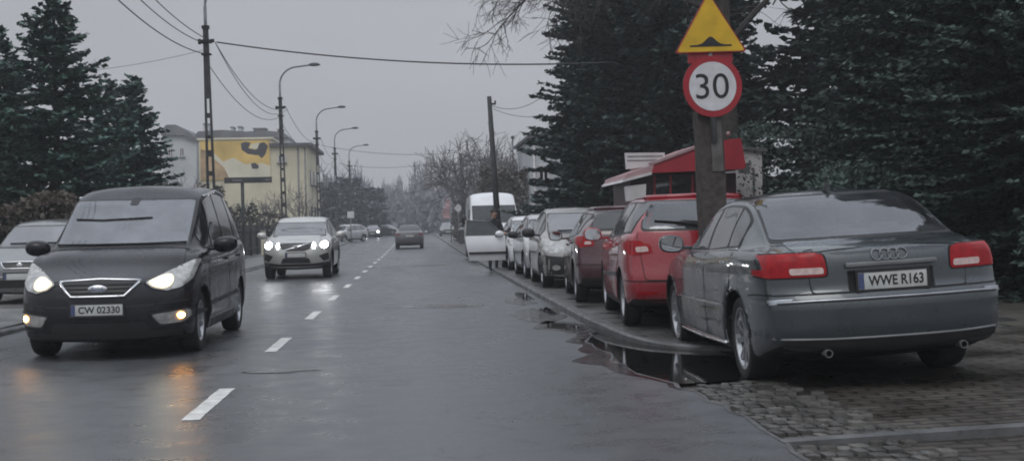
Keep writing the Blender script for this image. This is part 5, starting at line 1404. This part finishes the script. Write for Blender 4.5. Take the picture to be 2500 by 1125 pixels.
# ---- right-hand utility poles
def utility(label, x, Y, h, r, tilt, arm=True):
    root = thing('utility_pole', label, 'pole', (x, Y, gz(Y)+.1), group='utility poles along the right pavement'); root.rotation_euler = (0, tilt, 0)
    tube('shaft', [(0, 0, 0), (0, 0, h*.5), (0, 0, h)], [r, r*.85, r*.65], M['post_dark'], root, 10)
    if arm:
        mb = MB(); mb.box((.09, 0, h-.28), (.26, .08, .06)); mb.tube([(.2, 0, h-.26), (.2, 0, h-.16)], .03, 6); mb.build('insulator_bracket', M['gap'], root)
    return root
utility('taller dark utility pole standing right in front of the white van', 2.98, 44.0, 5.85, .125, R(-2.6))
utility('shorter dark utility pole left of the white van, farther along the kerb', 3.3, 84, 6.1, .18, R(-1.5), True)
a = at(1200, 258, 44); wire('upper loose wire from the tall right utility pole into the conifer', a, at(1330, 232, 43), .28, .010)
a = at(1204, 266, 44); wire('lower loose wire from the tall right utility pole into the conifer', a, at(1335, 282, 43), .15, .009)
wire('distant wire crossing above the far wood to the left lamps', at(1118, 372, 86), (PX+.2, LY[2], zt+.1-.45), .35, .014)
wire('lower distant wire crossing above the far wood', at(1120, 385, 86), (PX+.2, LY[3], zt-.6), .5, .014)
root = thing('park_lamp', 'small dark globe lamp on a thin pole above the thicket right of the van', 'street lamp', (*at(1256, 540, 66).xy, .1))
zz = at(1253, 338, 66).z-.1
tube('pole', [(0, 0, 0), (0, 0, zz)], [.05, .03], M['post_dark'], root, 8)
bm = bmesh.new(); bmesh.ops.create_uvsphere(bm, u_segments=14, v_segments=10, radius=.10); bmesh.ops.translate(bm, verts=bm.verts, vec=(0, 0, zz+.05)); from_bm('lamp_head', bm, M['lamp_head'], root, smooth=60)

# ---- traffic sign
M['sign_yellow'] = mat('sign_yellow', (.58, .36, .014), .45, var=.16, vscale=5, rvar=.1)
M['sign_red'] = mat('sign_red', (.30, .014, .022), .4, var=.1, vscale=4)
M['sign_white'] = mat('sign_white', (.55, .55, .57), .45, var=.14, vscale=7, rvar=.1)
SY = 13.15
c0 = at(1756, 211, SY)
root = thing('traffic_sign', 'yellow hump warning triangle above a round 30 speed limit sign on a thick brown post', 'traffic sign', (c0.x, SY, -.03)); root.rotation_euler = (0, R(-1.6), R(4))
zc = c0.z+.03; rr = .332
lathe('speed_plate', [(.001, 0), (rr, 0), (rr, .012), (.001, .012)], 56, M['sign_red'], root, 'Z').matrix_basis = Matrix.Translation((0, 0, zc)) @ Matrix.Rotation(PI/2, 4, 'X')
sp_ = root.children[-1] if root.children else None
sp_ = [c for c in root.children if c.name.startswith('speed_plate')][0]
def disc(name, r, y, mt, par, n=56):
    V = [(r*math.cos(a), y, zc+r*math.sin(a)) for a in np.linspace(0, 2*PI, n+1)[:-1]]
    o = mesh_np(name, V, [tuple(range(n))], mt, root); o.parent = par; o.matrix_parent_inverse = par.matrix_basis.inverted(); return o
disc('white_disc', rr*.80, -.0155, M['sign_white'], sp_)
me = text_mesh('30', .372, .272, .0); o = link('numerals', me, M['ink'], sp_); o.matrix_parent_inverse = sp_.matrix_basis.inverted()
o.matrix_basis = Matrix.Translation((-.005, -.0185, zc+.002)) @ Matrix.Rotation(PI/2, 4, 'X')
# triangle
zb_, zt_ = zc+.365, zc+.365+.66; hw = .405
def tri(name, s, y, mt, par, dep=.0, off=0):
    cx, cz = 0, zb_+(zt_-zb_)/3
    P = [(-hw, zb_), (hw, zb_), (0, zt_)]; P = [(cx+(x-cx)*s, cz+(z-cz)*s) for x, z in P]
    P = round_poly(P, .04*s); n = len(P)
    if dep:
        V = [(q.x, y, q.y) for q in P]+[(q.x, y+dep, q.y) for q in P]; Fc = [tuple(range(n)), tuple(range(2*n-1, n-1, -1))]+[(i, i+n, (i+1) % n+n, (i+1) % n) for i in range(n)]
    else: V = [(q.x, y, q.y) for q in P]; Fc = [tuple(range(n))]
    return mesh_np(name, V, Fc, mt, par)
tp = tri('warning_plate', 1.0, -.012, M['sign_red'], root, .012)
tri('yellow_face', .945, -.016, M['sign_yellow'], tp)
hz = zb_+.065
P = [(-.235, hz), (.235, hz), (.235, hz+.018), (.15, hz+.020)]+[(x, hz+.022+.085*math.exp(-(x/.075)**2)) for x in np.linspace(.13, -.13, 21)]+[(-.15, hz+.020), (-.235, hz+.018)]
mesh_np('hump_symbol', [(x, -.0195, z) for x, z in P], [tuple(range(len(P)))], M['ink'], tp)
mb = MB(); mb.box((0, .03, zc+.34), (.50, .02, .16)); mb.build('red_backing', M['sign_red'], root)
mb = MB()
for k in range(9):
    z0 = k*(zc-.25)/9; mb.box((-.02+.004*math.sin(k*2.1), .16, z0+(zc-.25)/18), (.30-.004*k, .20, (zc-.25)/9))
mb.build('thick_post', M['wood_post'], root)
box('post_plate', (.035, .052, zc-.62), (.125, .012, .60), mat('post_plate', (.10, .092, .088), .7, var=.3, vscale=8), root)
tube('pipe', [(0, .03, zc-.6), (0, .03, zt_-.1)], .03, M['steel'], root, 10)

# ---- kiosk with the red roof
M['kiosk_red'] = mat('kiosk_red', (.36, .024, .038), .5, var=.15, vscale=2)
M['kiosk_dark'] = mat('kiosk_dark', (.045, .014, .018), .5, var=.4, vscale=2.5)
M['kiosk_white'] = mat('kiosk_white', (.60, .58, .59), .6, var=.12, vscale=2)
M['kiosk_pink'] = mat('kiosk_pink', (.40, .26, .27), .6, var=.15, vscale=3)
KY = 30.0
def K(px, py, Y=KY): return at(px, py, Y)
root = thing('kiosk', 'red roofed street kiosk with pale sign boards behind the bright red car', 'kiosk', (0, 0, 0))
x0, x1 = K(1540, 450).x, K(1800, 450).x; ze = K(1700, 424).z
mb = MB(); mb.box(((x0+x1)/2, KY+1.4, ze/2), (x1-x0, 2.6, ze)); mb.build('wall', M['kiosk_dark'], root)
def prism(name, pix, y0, y1, mt, par):
    P = [K(px, py) for px, py in pix]; n = len(P)
    V = [(q.x, y0, q.z) for q in P]+[(q.x, y1, q.z) for q in P]
    return mesh_np(name, V, [tuple(range(n)), tuple(range(2*n-1, n-1, -1))]+[(i, i+n, (i+1) % n+n, (i+1) % n) for i in range(n)], mt, par)
rf = prism('roof', [(1583, 424), (1806, 414), (1812, 408), (1800, 340), (1775, 342), (1712, 357), (1592, 403)], KY-.35, KY+2.9, M['kiosk_red'], root)
prism('eave', [(1518, 443), (1585, 424), (1590, 404), (1522, 428)], KY-.34, KY+2.9, M['kiosk_pink'], rf)
prism('eave_edge', [(1512, 447), (1584, 428), (1584, 421), (1516, 440)], KY-.40, KY+2.95, M['kiosk_white'], rf)
prism('ridge_trim', [(1590, 403), (1712, 357), (1712, 351), (1588, 397)], KY-.39, KY+2.95, M['kiosk_pink'], rf)
sb = prism('sign_board', [(1533, 412), (1628, 402), (1628, 371), (1530, 372)], KY+.25, KY+.33, M['kiosk_white'], root)
for py in (379, 389): prism('sign_line', [(1536, py+3), (1622, py+1.5), (1622, py-.5), (1536, py+.5)], KY+.238, KY+.249, M['steel'], sb)
prism('white_box', [(1527, 492), (1571, 488), (1572, 450), (1523, 456)], KY-.30, KY+.0, M['kiosk_white'], root)
for px in (1597, 1636, 1690): prism('window_post', [(px, 492), (px+5, 492), (px+5, 428), (px, 428)], KY+.06, KY+.095, M['kiosk_red'], root)
prism('serving_window', [(1602, 478), (1688, 478), (1688, 436), (1602, 436)], KY+.07, KY+.088, M['glass_side'], root)
bm = bmesh.new(); bmesh.ops.create_uvsphere(bm, u_segments=12, v_segments=8, radius=.05); q = K(1778, 326, KY+.5); bmesh.ops.translate(bm, verts=bm.verts, vec=q); from_bm('roof_finial', bm, M['kiosk_pink'], root, smooth=60)
# pale shed next to it
root = thing('shed', 'pale white-grey shed wall right of the red roofed kiosk', 'shed', (0, 0, 0))
a, b = at(1797, 470, 32.2), at(1862, 470, 32.2); zt2 = at(1830, 368, 32.2).z
mb = MB(); mb.box(((a.x+b.x)/2, 33.4, zt2/2), (b.x-a.x, 2.4, zt2)); mb.build('wall', M['kiosk_white'], root)
mb = MB(); mb.box(((a.x+b.x)/2+.03, 33.4, zt2+.05), (b.x-a.x+.2, 2.6, .09), rot=Matrix.Rotation(R(7), 3, 'Y')); mb.build('roof', M['steel'], root)
mb = MB(); mb.box((a.x+.48, 32.18, zt2*.45), (.06, .03, zt2*.8)); mb.box((a.x+.22, 32.185, zt2-.45), (.3, .02, .25)); mb.build('wall_trim', M['steel'], root)

# ---- buildings on the left
def window_set(root, rects, y, wall_n=-1):
    for (xa, xb, za, zb2) in rects:
        mb = MB(); fr = .07
        for (cx, cz, sx, sz) in (((xa+xb)/2, zb2, xb-xa+fr, fr), ((xa+xb)/2, za, xb-xa+fr, fr), (xa, (za+zb2)/2, fr, zb2-za), (xb, (za+zb2)/2, fr, zb2-za), ((xa+xb)/2, (za+zb2)/2, fr*.8, zb2-za)):
            mb.box((cx, y-.03, cz), (sx, .09, sz))
        w = mb.build('window', M['kiosk_white'], root)
        mb = MB(); mb.box(((xa+xb)/2, y-.005, (za+zb2)/2), (xb-xa-.02, .03, zb2-za-.02)); mb.build('pane', M['glass_side'], w)
        mb = MB(); mb.box(((xa+xb)/2, y-.08, za-.10), (xb-xa+.25, .2, .06)); mb.build('sill', M['steel'], w)
M['cream'] = mat('cream_render', (.60, .55, .42), .85, var=.14, vscale=.5, bump=.15, bscale=8)
M['cream_dark'] = mat('cream_side', (.5, .46, .36), .85, var=.14, vscale=.5)
M['roof_dark'] = mat('roof_dark', (.085, .085, .095), .7, var=.3, vscale=1)
M['pale_wall'] = mat('pale_wall', (.48, .50, .52), .85, var=.14, vscale=.5)
M['mural_yellow'] = mat('mural_yellow', (.66, .46, .15), .6, var=.25, vscale=.5)
M['mural_orange'] = mat('mural_orange', (.42, .29, .17), .7, var=.5, vscale=.7)
M['mural_pale'] = mat('mural_pale', (.66, .62, .50), .7, var=.15, vscale=.5)
M['mural_dark'] = mat('mural_dark', (.05, .05, .06), .7, var=.2)
BY = 100.0
def Bp(px, py, Y=BY): return at(px, py, Y)
root = thing('apartment_building', 'cream yellow flat roofed building with a large mural on its end wall', 'building', (0, 0, 0))
xl, xr = Bp(487, 450).x, Bp(751, 450).x; zt3 = Bp(620, 340).z; zr3 = Bp(735, 357).z
mb = MB(); xm = Bp(664, 400).x
mb.box(((xl+xm)/2, BY+6, zt3/2), (xm-xl, 12, zt3)); mb.build('wall', M['cream'], root)
mb = MB(); mb.box(((xm+xr)/2, BY+6.1, zr3/2), (xr-xm, 12.2, zr3)); wl = mb.build('wall', M['cream'], root)
mb = MB(); mb.box(((xl+xm)/2, BY+6, zt3+.06), (xm-xl+.2, 12.3, .16)); mb.build('parapet', M['mural_pale'], root)
mb = MB(); mb.box(((xm+xr)/2+.15, BY+6.1, zr3+.12), (xr-xm+.6, 12.9, .26)); mb.build('roof', M['roof_dark'], root)
pan = MB(); a, b = Bp(489, 345), Bp(660, 437)
pan.box(((a.x+b.x)/2, BY-.05, (a.z+b.z)/2), (b.x-a.x, .1, a.z-b.z)); mural = pan.build('mural', M['mural_yellow'], root)
def mpoly(name, pix, mt, y):
    P = [at(px, py, y) for px, py in pix]; mesh_np(name, [tuple(p) for p in P], [tuple(range(len(P)))], mt, mural)
mpoly('mural_shade', [(490, 437), (660, 437), (660, 405), (630, 395), (600, 402), (570, 385), (545, 395), (520, 372), (490, 378)], M['mural_pale'], BY-.110)
mpoly('mural_shade', [(490, 437), (560, 437), (548, 410), (520, 385), (505, 368), (490, 365)], M['mural_orange'], BY-.114)
mpoly('mural_shape', [(588, 350), (600, 346), (612, 349), (606, 362), (624, 366), (632, 350), (645, 347), (654, 356), (648, 376), (640, 386), (622, 378), (605, 376), (590, 366)], M['mural_dark'], BY-.118)
mpoly('mural_shape', [(614, 352), (634, 348), (628, 364), (610, 362)], M['mural_pale'], BY-.122)
mpoly('mural_shape', [(612, 384), (630, 378), (640, 388), (630, 402), (616, 398)], M['mural_yellow'], BY-.122)
mpoly('mural_shape', [(612, 400), (622, 397), (632, 405), (630, 412), (616, 412)], M['mural_dark'], BY-.125)
window_set(root, [(Bp(680, 390).x, Bp(697, 390).x, Bp(690, 396).z, Bp(690, 379).z)], BY)
for px in (728, 745): tube('downpipe', [(Bp(px, 400).x, BY-.06, .2), (Bp(px, 400).x, BY-.06, zr3-.1)], .06, M['steel'], root, 6)
for Yk in (103, 106.5, 109.5):
    for zk in (2.6, 5.6): box('side_window', (xr+.04, Yk, zk), (.08, 1.2, 1.3), M['glass_side'], root)
for Yk in (104.8, 108):
    mb = MB(); mb.box((xr+.5, Yk, 5.0), (1.0, 1.6, .12)); mb.box((xr+.98, Yk, 5.52), (.06, 1.6, 1.0)); mb.build('balcony', M['steel'], root)
# pale house and its roofs behind
root = thing('house', 'pale grey house with dark steep roofs and chimneys behind the yellow building', 'house', (0, 0, 0))
HY = 122
M['roof_hazy'] = mat('roof_hazy', (.15, .15, .165), .8, var=.25, vscale=.8)  # roof colour lightened, with distance haze painted in
def hb(pix, y0, y1, mt, name):
    P = [at(px, py, HY) for px, py in pix]; n = len(P)
    V = [(q.x, y0, q.z) for q in P]+[(q.x, y1, q.z) for q in P]
    return mesh_np(name, V, [tuple(range(n)), tuple(range(2*n-1, n-1, -1))]+[(i, i+n, (i+1) % n+n, (i+1) % n) for i in range(n)], mt, root)
hb([(398, 560), (480, 560), (480, 345), (445, 328), (398, 330)], HY, HY+9, M['pale_wall'], 'wall')
hb([(470, 560), (700, 560), (700, 334), (470, 336)], HY+1, HY+10, M['pale_wall'], 'wall')
rf = hb([(394, 331), (450, 331), (482, 347), (482, 340), (462, 322), (430, 305), (408, 306), (396, 318)], HY-.4, HY+9.5, M['roof_hazy'], 'roof')
rf2 = hb([(468, 338), (702, 336), (690, 322), (650, 318), (600, 320), (540, 316), (480, 320)], HY+.6, HY+10.4, M['roof_hazy'], 'roof')
for (pa, pb, ya, yb) in [(488, 501, 318, 300), (556, 562, 320, 308), (574, 582, 320, 307), (612, 642, 322, 311), (672, 684, 324, 314)]:
    P = hb([(pa, ya+8), (pb, ya+8), (pb, yb), (pa, yb)], HY+2, HY+3.6, M['roof_hazy'] if pa > 600 else M['pale_wall'], 'chimney')
    hb([(pa-1.5, yb), (pb+1.5, yb), (pb+1.5, yb-2.5), (pa-1.5, yb-2.5)], HY+1.9, HY+3.7, M['roof_hazy'], 'chimney_cap')
window_set(root, [(at(px, 400, HY).x, at(px+10, 400, HY).x, at(px, 382, HY).z, at(px, 362, HY).z) for px in (412, 440)], HY)
# pale house on the right, half hidden by the big conifer
root = thing('house', 'narrow pale rendered house half hidden by the huge dark conifer', 'house', (0, 0, 0))
RY = 60; a, b = at(1298, 400, RY), at(1420, 400, RY); zt4 = at(1310, 338, RY).z
mb = MB(); mb.box(((a.x+b.x)/2, RY+4, zt4/2), (b.x-a.x, 8, zt4)); mb.build('wall', M['pale_wall'], root)
P = [(a.x-.2, zt4), (b.x+.3, zt4), (b.x+.3, zt4+.15), ((a.x+b.x)/2, zt4+.28), (a.x-.2, zt4+.15)]
mesh_np('roof', [(x, RY-.3, z) for x, z in P]+[(x, RY+8.3, z) for x, z in P], [(0, 1, 2, 3, 4), (9, 8, 7, 6, 5)]+[(i, i+5, (i+1) % 5+5, (i+1) % 5) for i in range(5)], M['roof_dark'], root)
window_set(root, [(a.x+.35, a.x+.80, 3.4, 4.2), (a.x+.35, a.x+.85, 1.0, 2.2)], RY)
tube('downpipe', [(a.x+.12, RY-.07, .1), (a.x+.12, RY-.07, zt4)], .05, M['kiosk_white'], root, 6)
mb = MB(); mb.box((a.x+.65, RY-.3, 2.62), (1.0, .6, .08)); mb.build('door_canopy', M['kiosk_white'], root)

# ---- street furniture on the left
SYD = 56
a, b = at(548, 441, SYD), at(664, 441, SYD)
root = thing('street_sign', 'long dark direction board on a post in front of the cream wall', 'sign', (at(592, 470, SYD).x, SYD, .1))
ox = root.location.x
mb = MB(); mb.box(((a.x+b.x)/2-ox, -.06, a.z-.1), (b.x-a.x, .06, .26)); bd = mb.build('board', M['post_dark'], root)
mb = MB(); c_ = at(580, 441, SYD).x-ox; mb.box((c_, -.093, a.z-.1), (.42, .006, .08)); c_ = at(655, 441, SYD).x-ox; mb.box((c_, -.093, a.z-.1), (.24, .006, .05)); mb.build('pale_label', M['steel'], bd)
tube('post', [(0, .02, 0), (0, .02, a.z-.0)], .075, M['post_dark'], root, 8)
M['fence'] = mat('fence_wood', (.062, .058, .056), .85, var=.35, vscale=4, bump=.3)
root = thing('fence', 'dark board fence along the left pavement behind the oncoming cars', 'fence', (-8.35, 0, .1))
mb = MB(); rgf = random.Random(3)
for k in range(200):
    mb.box((rgf.uniform(-.01, .01), 40+k*.2+.1, .78), (.03, .19, 1.5+rgf.uniform(-.02, .02)))
pn = mb.build('board_panel', M['fence'], root)
for k in range(17): box('post', (.07, 40+k*2.5, .85), (.12, .12, 1.75), M['post_dark'], root)
mb = MB(); mb.box((.05, 60, .35), (.05, 40, .08)); mb.box((.05, 60, 1.25), (.05, 40, .08)); mb.build('rail', M['fence'], root)
p = at(634, 572, 62)
root = thing('gate_post', 'short pale gate post by the fence left of the pale off-road car', 'post', (-7.6, 62, .12))
mb = MB(); mb.box((0, 0, .6), (.22, .22, 1.2)); mb.build('pillar', M['mural_pale'], root)
mb = MB(); mb.box((0, 0, 1.23), (.28, .28, .07)); mb.build('cap', M['steel'], root)
p = at(604, 520, 66)
bush('shrub', 'dark cone shaped evergreen shrub below the direction board', 'shrub', (p.x, 66, .1), (1.1, 1.0, 2.5), 900, 'bush', 131, .16, shell=.2)
p = at(650, 560, 70); bush('shrub', 'grey brown shrub behind the fence left of the pale off-road car', 'shrub', (p.x-.3, 70, .1), (3.2, 2, 2.1), 1500, 'bush_brown', 132, .2, shell=.3)
p = at(545, 520, 58); bush('shrub', 'brown shrub behind the fence beyond the dark people carrier', 'shrub', (p.x-.6, 58, .1), (2.6, 2, 2.3), 1500, 'bush_brown', 133, .2, shell=.3)
# small signs far along the street
def small_sign(name, label, px, py, Y, s, diamond=False, mt='sign_white'):
    q = at(px, py, Y); root = thing(name, label, 'sign', (q.x, Y, gz(Y)+.1)); h = q.z-gz(Y)-.1
    mb = MB(); mb.box((0, -.05, h), (s, .03, s), rot=Matrix.Rotation(PI/4, 3, 'Y') if diamond else None); mb.build('board', M[mt], root)
    tube('post', [(0, 0, 0), (0, 0, h+s*.4)], .04, M['steel'], root, 6)
small_sign('road_sign', 'small white square sign on the left pavement beyond the pale off-road car', 856, 524, 96, .52)
small_sign('road_sign', 'small white diamond sign left of the white van', 1119, 508, 84, .44, True)
root = thing('banner_flag', 'pale pinkish banner hanging on a pole left of the diamond sign', 'banner', (*at(1094, 540, 88).xy, gz(88)+.1))
q0 = at(1092, 485, 88).z-gz(88)-.1; q1 = at(1092, 532, 88).z-gz(88)-.1
V = []; Fc = []
for i in range(9):
    t = i/8; w = .30-.1*math.sin(t*5); V += [(-w+.06*math.sin(t*7), .04*math.sin(t*9), q0+(q1-q0)*t), (.16+.05*math.sin(t*7), .04*math.cos(t*8), q0+(q1-q0)*t-.05)]
for i in range(8): Fc.append((2*i, 2*i+1, 2*i+3, 2*i+2))
mesh_np('cloth', V, Fc, M['kiosk_pink'], root); tube('pole', [(.2, 0, 0), (.2, 0, q0+.1)], .03, M['steel'], root, 6)
p = at(1122, 585, 66)
root = thing('litter_bin', 'grey litter bin on the right kerb left of the white van', 'bin', (3.0, 80, gz(80)+.12))
lathe('body', [(.001, 0), (.24, 0), (.27, .85), (.25, .88), (.001, .88)], 16, M['post_dark'], root); lathe('lid', [(.29, .88), (.29, .93), (.15, 1.05), (.001, 1.08)], 16, M['steel'], root)
# ================================================================ person at the open door
def person(label, loc, rz):
    root = thing('person', label, 'person', loc, rz)
    J = {}; bm_v = []; edges = []; rad = []
    def v(name, co, r, parent=None):
        J[name] = len(bm_v); bm_v.append(co); rad.append(r)
        if parent is not None: edges.append((J[parent], J[name]))
    v('pelvis', (0, 0, .95), .145)
    v('belly', (0, .01, 1.12), .14, 'pelvis'); v('chest', (0, .03, 1.32), .165, 'belly'); v('neck0', (0, .06, 1.47), .075, 'chest'); v('neck', (0, .085, 1.54), .055, 'neck0')
    v('head0', (0, .105, 1.60), .078, 'neck'); v('head', (0, .115, 1.67), .092, 'head0'); v('crown', (0, .105, 1.735), .066, 'head')
    for s, t in ((-1, 'l'), (1, 'r')):
        v('hip'+t, (s*.10, 0, .90), .105, 'pelvis'); v('knee'+t, (s*.12, .02+.03*s, .50), .068, 'hip'+t); v('ankle'+t, (s*.12, -.03+.05*s, .10), .045, 'knee'+t); v('toe'+t, (s*.14, .10+.05*s, .045), .042, 'ankle'+t)
        v('sh'+t, (s*.19, .04, 1.42), .072, 'chest'); v('el'+t, (s*.25, .12, 1.16), .052, 'sh'+t); v('wr'+t, (s*.20, .33, 1.10), .034, 'el'+t); v('palm'+t, (s*.19, .40, 1.09), .030, 'wr'+t)
        for k in range(4):
            x = s*(.165+.016*k); ln = (.05, .06, .055, .042)[k]
            v(f'f{k}a'+t, (x, .43, 1.085), .0095, 'palm'+t); v(f'f{k}b'+t, (x, .43+ln*.6, 1.075), .0085, f'f{k}a'+t); v(f'f{k}c'+t, (x, .43+ln, 1.05), .0075, f'f{k}b'+t)
        v('tha'+t, (s*.155, .39, 1.085), .011, 'palm'+t); v('thb'+t, (s*.135, .42, 1.08), .009, 'tha'+t)
    v('nose', (0, .205, 1.655), .014, 'head')
    me = bpy.data.meshes.new('body'); me.from_pydata(bm_v, edges, []); o = bpy.data.objects.new('body', me); COL.objects.link(o)
    md = o.modifiers.new('s', 'SKIN'); 
    for i, sv in enumerate(me.skin_vertices[0].data): sv.radius = (rad[i], rad[i]); sv.use_root = (i == 0)
    o.modifiers.new('u', 'SUBSURF').levels = 2
    dg = bpy.context.evaluated_depsgraph_get(); dg.update(); m2 = bpy.data.meshes.new_from_object(o.evaluated_get(dg)); bpy.data.objects.remove(o)
    m2.materials.clear(); m2.name = 'body'
    b = link('body', m2, [M['skin'], M['jacket'], M['trousers'], M['gap']], root)
    for p in m2.polygons:
        p.use_smooth = True; c = p.center
        hand = abs(c.x) > .12 and c.y > .31 and c.z > .9
        p.material_index = 0 if (c.z > 1.52 or hand) else 1 if c.z > .88 else 2 if c.z > .12 else 3
    bm = bmesh.new(); bmesh.ops.create_uvsphere(bm, u_segments=16, v_segments=10, radius=.107)
    for q in list(bm.verts):
        if q.co.z < -.02 and q.co.y > -.02: bm.verts.remove(q)
    bmesh.ops.translate(bm, verts=bm.verts, vec=(0, .095, 1.695)); from_bm('hair', bm, M['hair'], root, smooth=60)
    mb = MB()
    for s in (-1, 1):
        mb.tube([(s*.035, .196, 1.69), (s*.035, .203, 1.69)], .010, 8, 0); mb.tube([(s*.098, .105, 1.685), (s*.098, .105, 1.645)], .016, 6, 1)
    mb.tube([(-.025, .198, 1.612), (0, .204, 1.61), (.025, .198, 1.612)], .006, 5, 0)
    mb.build('face', [M['hair'], M['skin']], root, True)
    return root
M['skin'] = mat('skin', (.42, .26, .20), .55, var=.08); M['jacket'] = mat('jacket', (.02, .022, .028), .8, var=.3); M['trousers'] = mat('trousers', (.028, .030, .038), .85, var=.3); M['hair'] = mat('hair', (.02, .016, .013), .7)
person('person in dark jacket standing behind the open door of the white car', (2.2, 35.3, gz(36)), R(200))

# ================================================================ put the vehicles in place
def put(rc, X, Yfront, yaw, away, z=0, ry=0, rx=0, scale=None):
    """yaw: heading turned clockwise (degrees) from straight up the road; away: True when the tail is towards us"""
    root, c = rc; L = c.L; th = R(-yaw) + (0 if away else PI)
    root.location = (X, Yfront+L/2, z); root.rotation_euler = (rx, ry, th)
    if scale: root.scale = scale
K_ = .088
put(build_minivan(), -3.27, 12.85, 0, False)
# the saloon: tail centre at 3.42, 9.0; heading 3.9 degrees to the right
rc = build_sedan(); yaw = 1.2; Ls = 5.05
rc[0].location = (3.60+math.sin(R(yaw))*Ls/2, 9.0+math.cos(R(yaw))*Ls/2-.05, -.005); rc[0].rotation_euler = (0, R(-2.4), R(-yaw)); rc[0].scale = (1, 1, 1.03)
put(build_red(), 3.37, 13.6, 4.0, True, K_)
put(build_wine(), 3.38, 18.2, 3.6, True, K_)
put(build_champagne(), 3.28, 22.9, 1, False, K_)
put(build_silver(), 3.28, 27.4, 0, False, K_)
put(build_white(), 3.32, 32.7, 0, False, K_)
put(build_van(), 2.95, 45.3, 0, False, K_)
put(build_suv(), -3.22, 33.1, 0, False)
put(build_grey(), -7.10, 22.6, 0, False, K_)
put(build_saloon('dark saloon driving away from us along our lane in the distance', P_DUSK), -.42, 73.5, 0, True, gz(76))
r = build_silver(); r[0]['label'] = 'small pale hatchback standing askew at the left kerb beyond the off-road car'; put(r, -5.9, 103, 38, False, gz(105)+.05)
r = build_saloon('far dark oncoming car with lit headlamps before the hazy evergreens', P_DARK, lit=True); put(r, -4.9, 138, 0, False, gz(140))
r2 = build_saloon('far dark car standing left of the distant saloon', P_DARK); put(r2, -3.4, 146, -60, False, gz(148))
r3 = build_saloon('far dark car at the right kerb beyond the distant saloon', P_DARK); put(r3, 3.3, 128, 0, False, gz(130)+K_)
r4 = build_saloon('far grey car next along the right kerb behind the far dark one', P_GREY); put(r4, 5.1, 136, 20, False, gz(136)+K_)
# ================================================================ overcast daylight
SUN_EL, SUN_AZ = R(52), R(200)
w = bpy.data.worlds.new('World'); scene.world = w; w.use_nodes = True
nt = w.node_tree; N = nt.nodes; Lk = nt.links; bg = N['Background']
sky = N.new('ShaderNodeTexSky'); sky.sky_type = 'NISHITA'; sky.sun_disc = False; sky.sun_elevation = SUN_EL; sky.sun_rotation = SUN_AZ; sky.air_density = 2.0; sky.dust_density = 5.0
hs = N.new('ShaderNodeHueSaturation'); hs.inputs['Saturation'].default_value = .25; hs.inputs['Value'].default_value = .02
Lk.new(sky.outputs[0], hs.inputs['Color'])
tc = N.new('ShaderNodeTexCoord'); sx = N.new('ShaderNodeSeparateXYZ'); Lk.new(tc.outputs['Generated'], sx.inputs[0])
cr = N.new('ShaderNodeValToRGB'); Lk.new(sx.outputs['Z'], cr.inputs[0])
E = cr.color_ramp.elements
E[0].position = 0.0; E[0].color = (.350, .362, .398, 1); E[1].position = 1.0; E[1].color = (.96, 1.03, 1.14, 1)
e = E.new(.20); e.color = (.328, .340, .384, 1)
e = E.new(.45); e.color = (.60, .64, .71, 1)
nz = N.new('ShaderNodeTexNoise'); nz.inputs['Scale'].default_value = 3.0; nz.inputs['Detail'].default_value = 4
mp = N.new('ShaderNodeMapping'); mp.inputs['Scale'].default_value = (1, 1, 3); Lk.new(tc.outputs['Generated'], mp.inputs['Vector']); Lk.new(mp.outputs[0], nz.inputs['Vector'])
mr = N.new('ShaderNodeMapRange'); mr.inputs['From Min'].default_value = .3; mr.inputs['From Max'].default_value = .7; mr.inputs['To Min'].default_value = .91; mr.inputs['To Max'].default_value = 1.09; Lk.new(nz.outputs['Fac'], mr.inputs['Value'])
vs = N.new('ShaderNodeVectorMath'); vs.operation = 'SCALE'; Lk.new(cr.outputs[0], vs.inputs[0]); Lk.new(mr.outputs[0], vs.inputs['Scale'])
ad = N.new('ShaderNodeVectorMath'); ad.operation = 'ADD'; Lk.new(vs.outputs[0], ad.inputs[0]); Lk.new(hs.outputs[0], ad.inputs[1])
Lk.new(ad.outputs[0], bg.inputs['Color']); bg.inputs['Strength'].default_value = 1.0
sl = bpy.data.lights.new('sun', 'SUN'); sl.energy = .5; sl.angle = R(25); sl.color = (1, .97, .93)
so = bpy.data.objects.new('sun', sl); COL.objects.link(so); so.rotation_euler = (PI/2-SUN_EL, 0, PI-SUN_AZ)
scene.view_settings.view_transform = 'Standard'; scene.view_settings.look = 'None'; scene.view_settings.exposure = 0
scene.cycles.max_bounces = 6; scene.cycles.diffuse_bounces = 3; scene.cycles.glossy_bounces = 3; scene.cycles.use_denoising = True
scene.cycles.sample_clamp_indirect = 6; scene.cycles.filter_width = 1.9
# thin winter haze filling the street
hm = bpy.data.materials.new('haze'); hm.use_nodes = True; N = hm.node_tree.nodes; Lk = hm.node_tree.links
N.remove(N['Principled BSDF']); vs_ = N.new('ShaderNodeVolumeScatter'); vs_.inputs['Color'].default_value = (.93, .96, 1, 1); vs_.inputs['Density'].default_value = .0013; vs_.inputs['Anisotropy'].default_value = .25
Lk.new(vs_.outputs[0], N['Material Output'].inputs['Volume'])
mb = MB(); mb.box((0, 190, 19), (420, 430, 44)); hz_ = mb.build('haze', hm); tag(hz_, kind='stuff'); hz_.display_type = 'WIRE'
scene.cycles.volume_bounces = 1
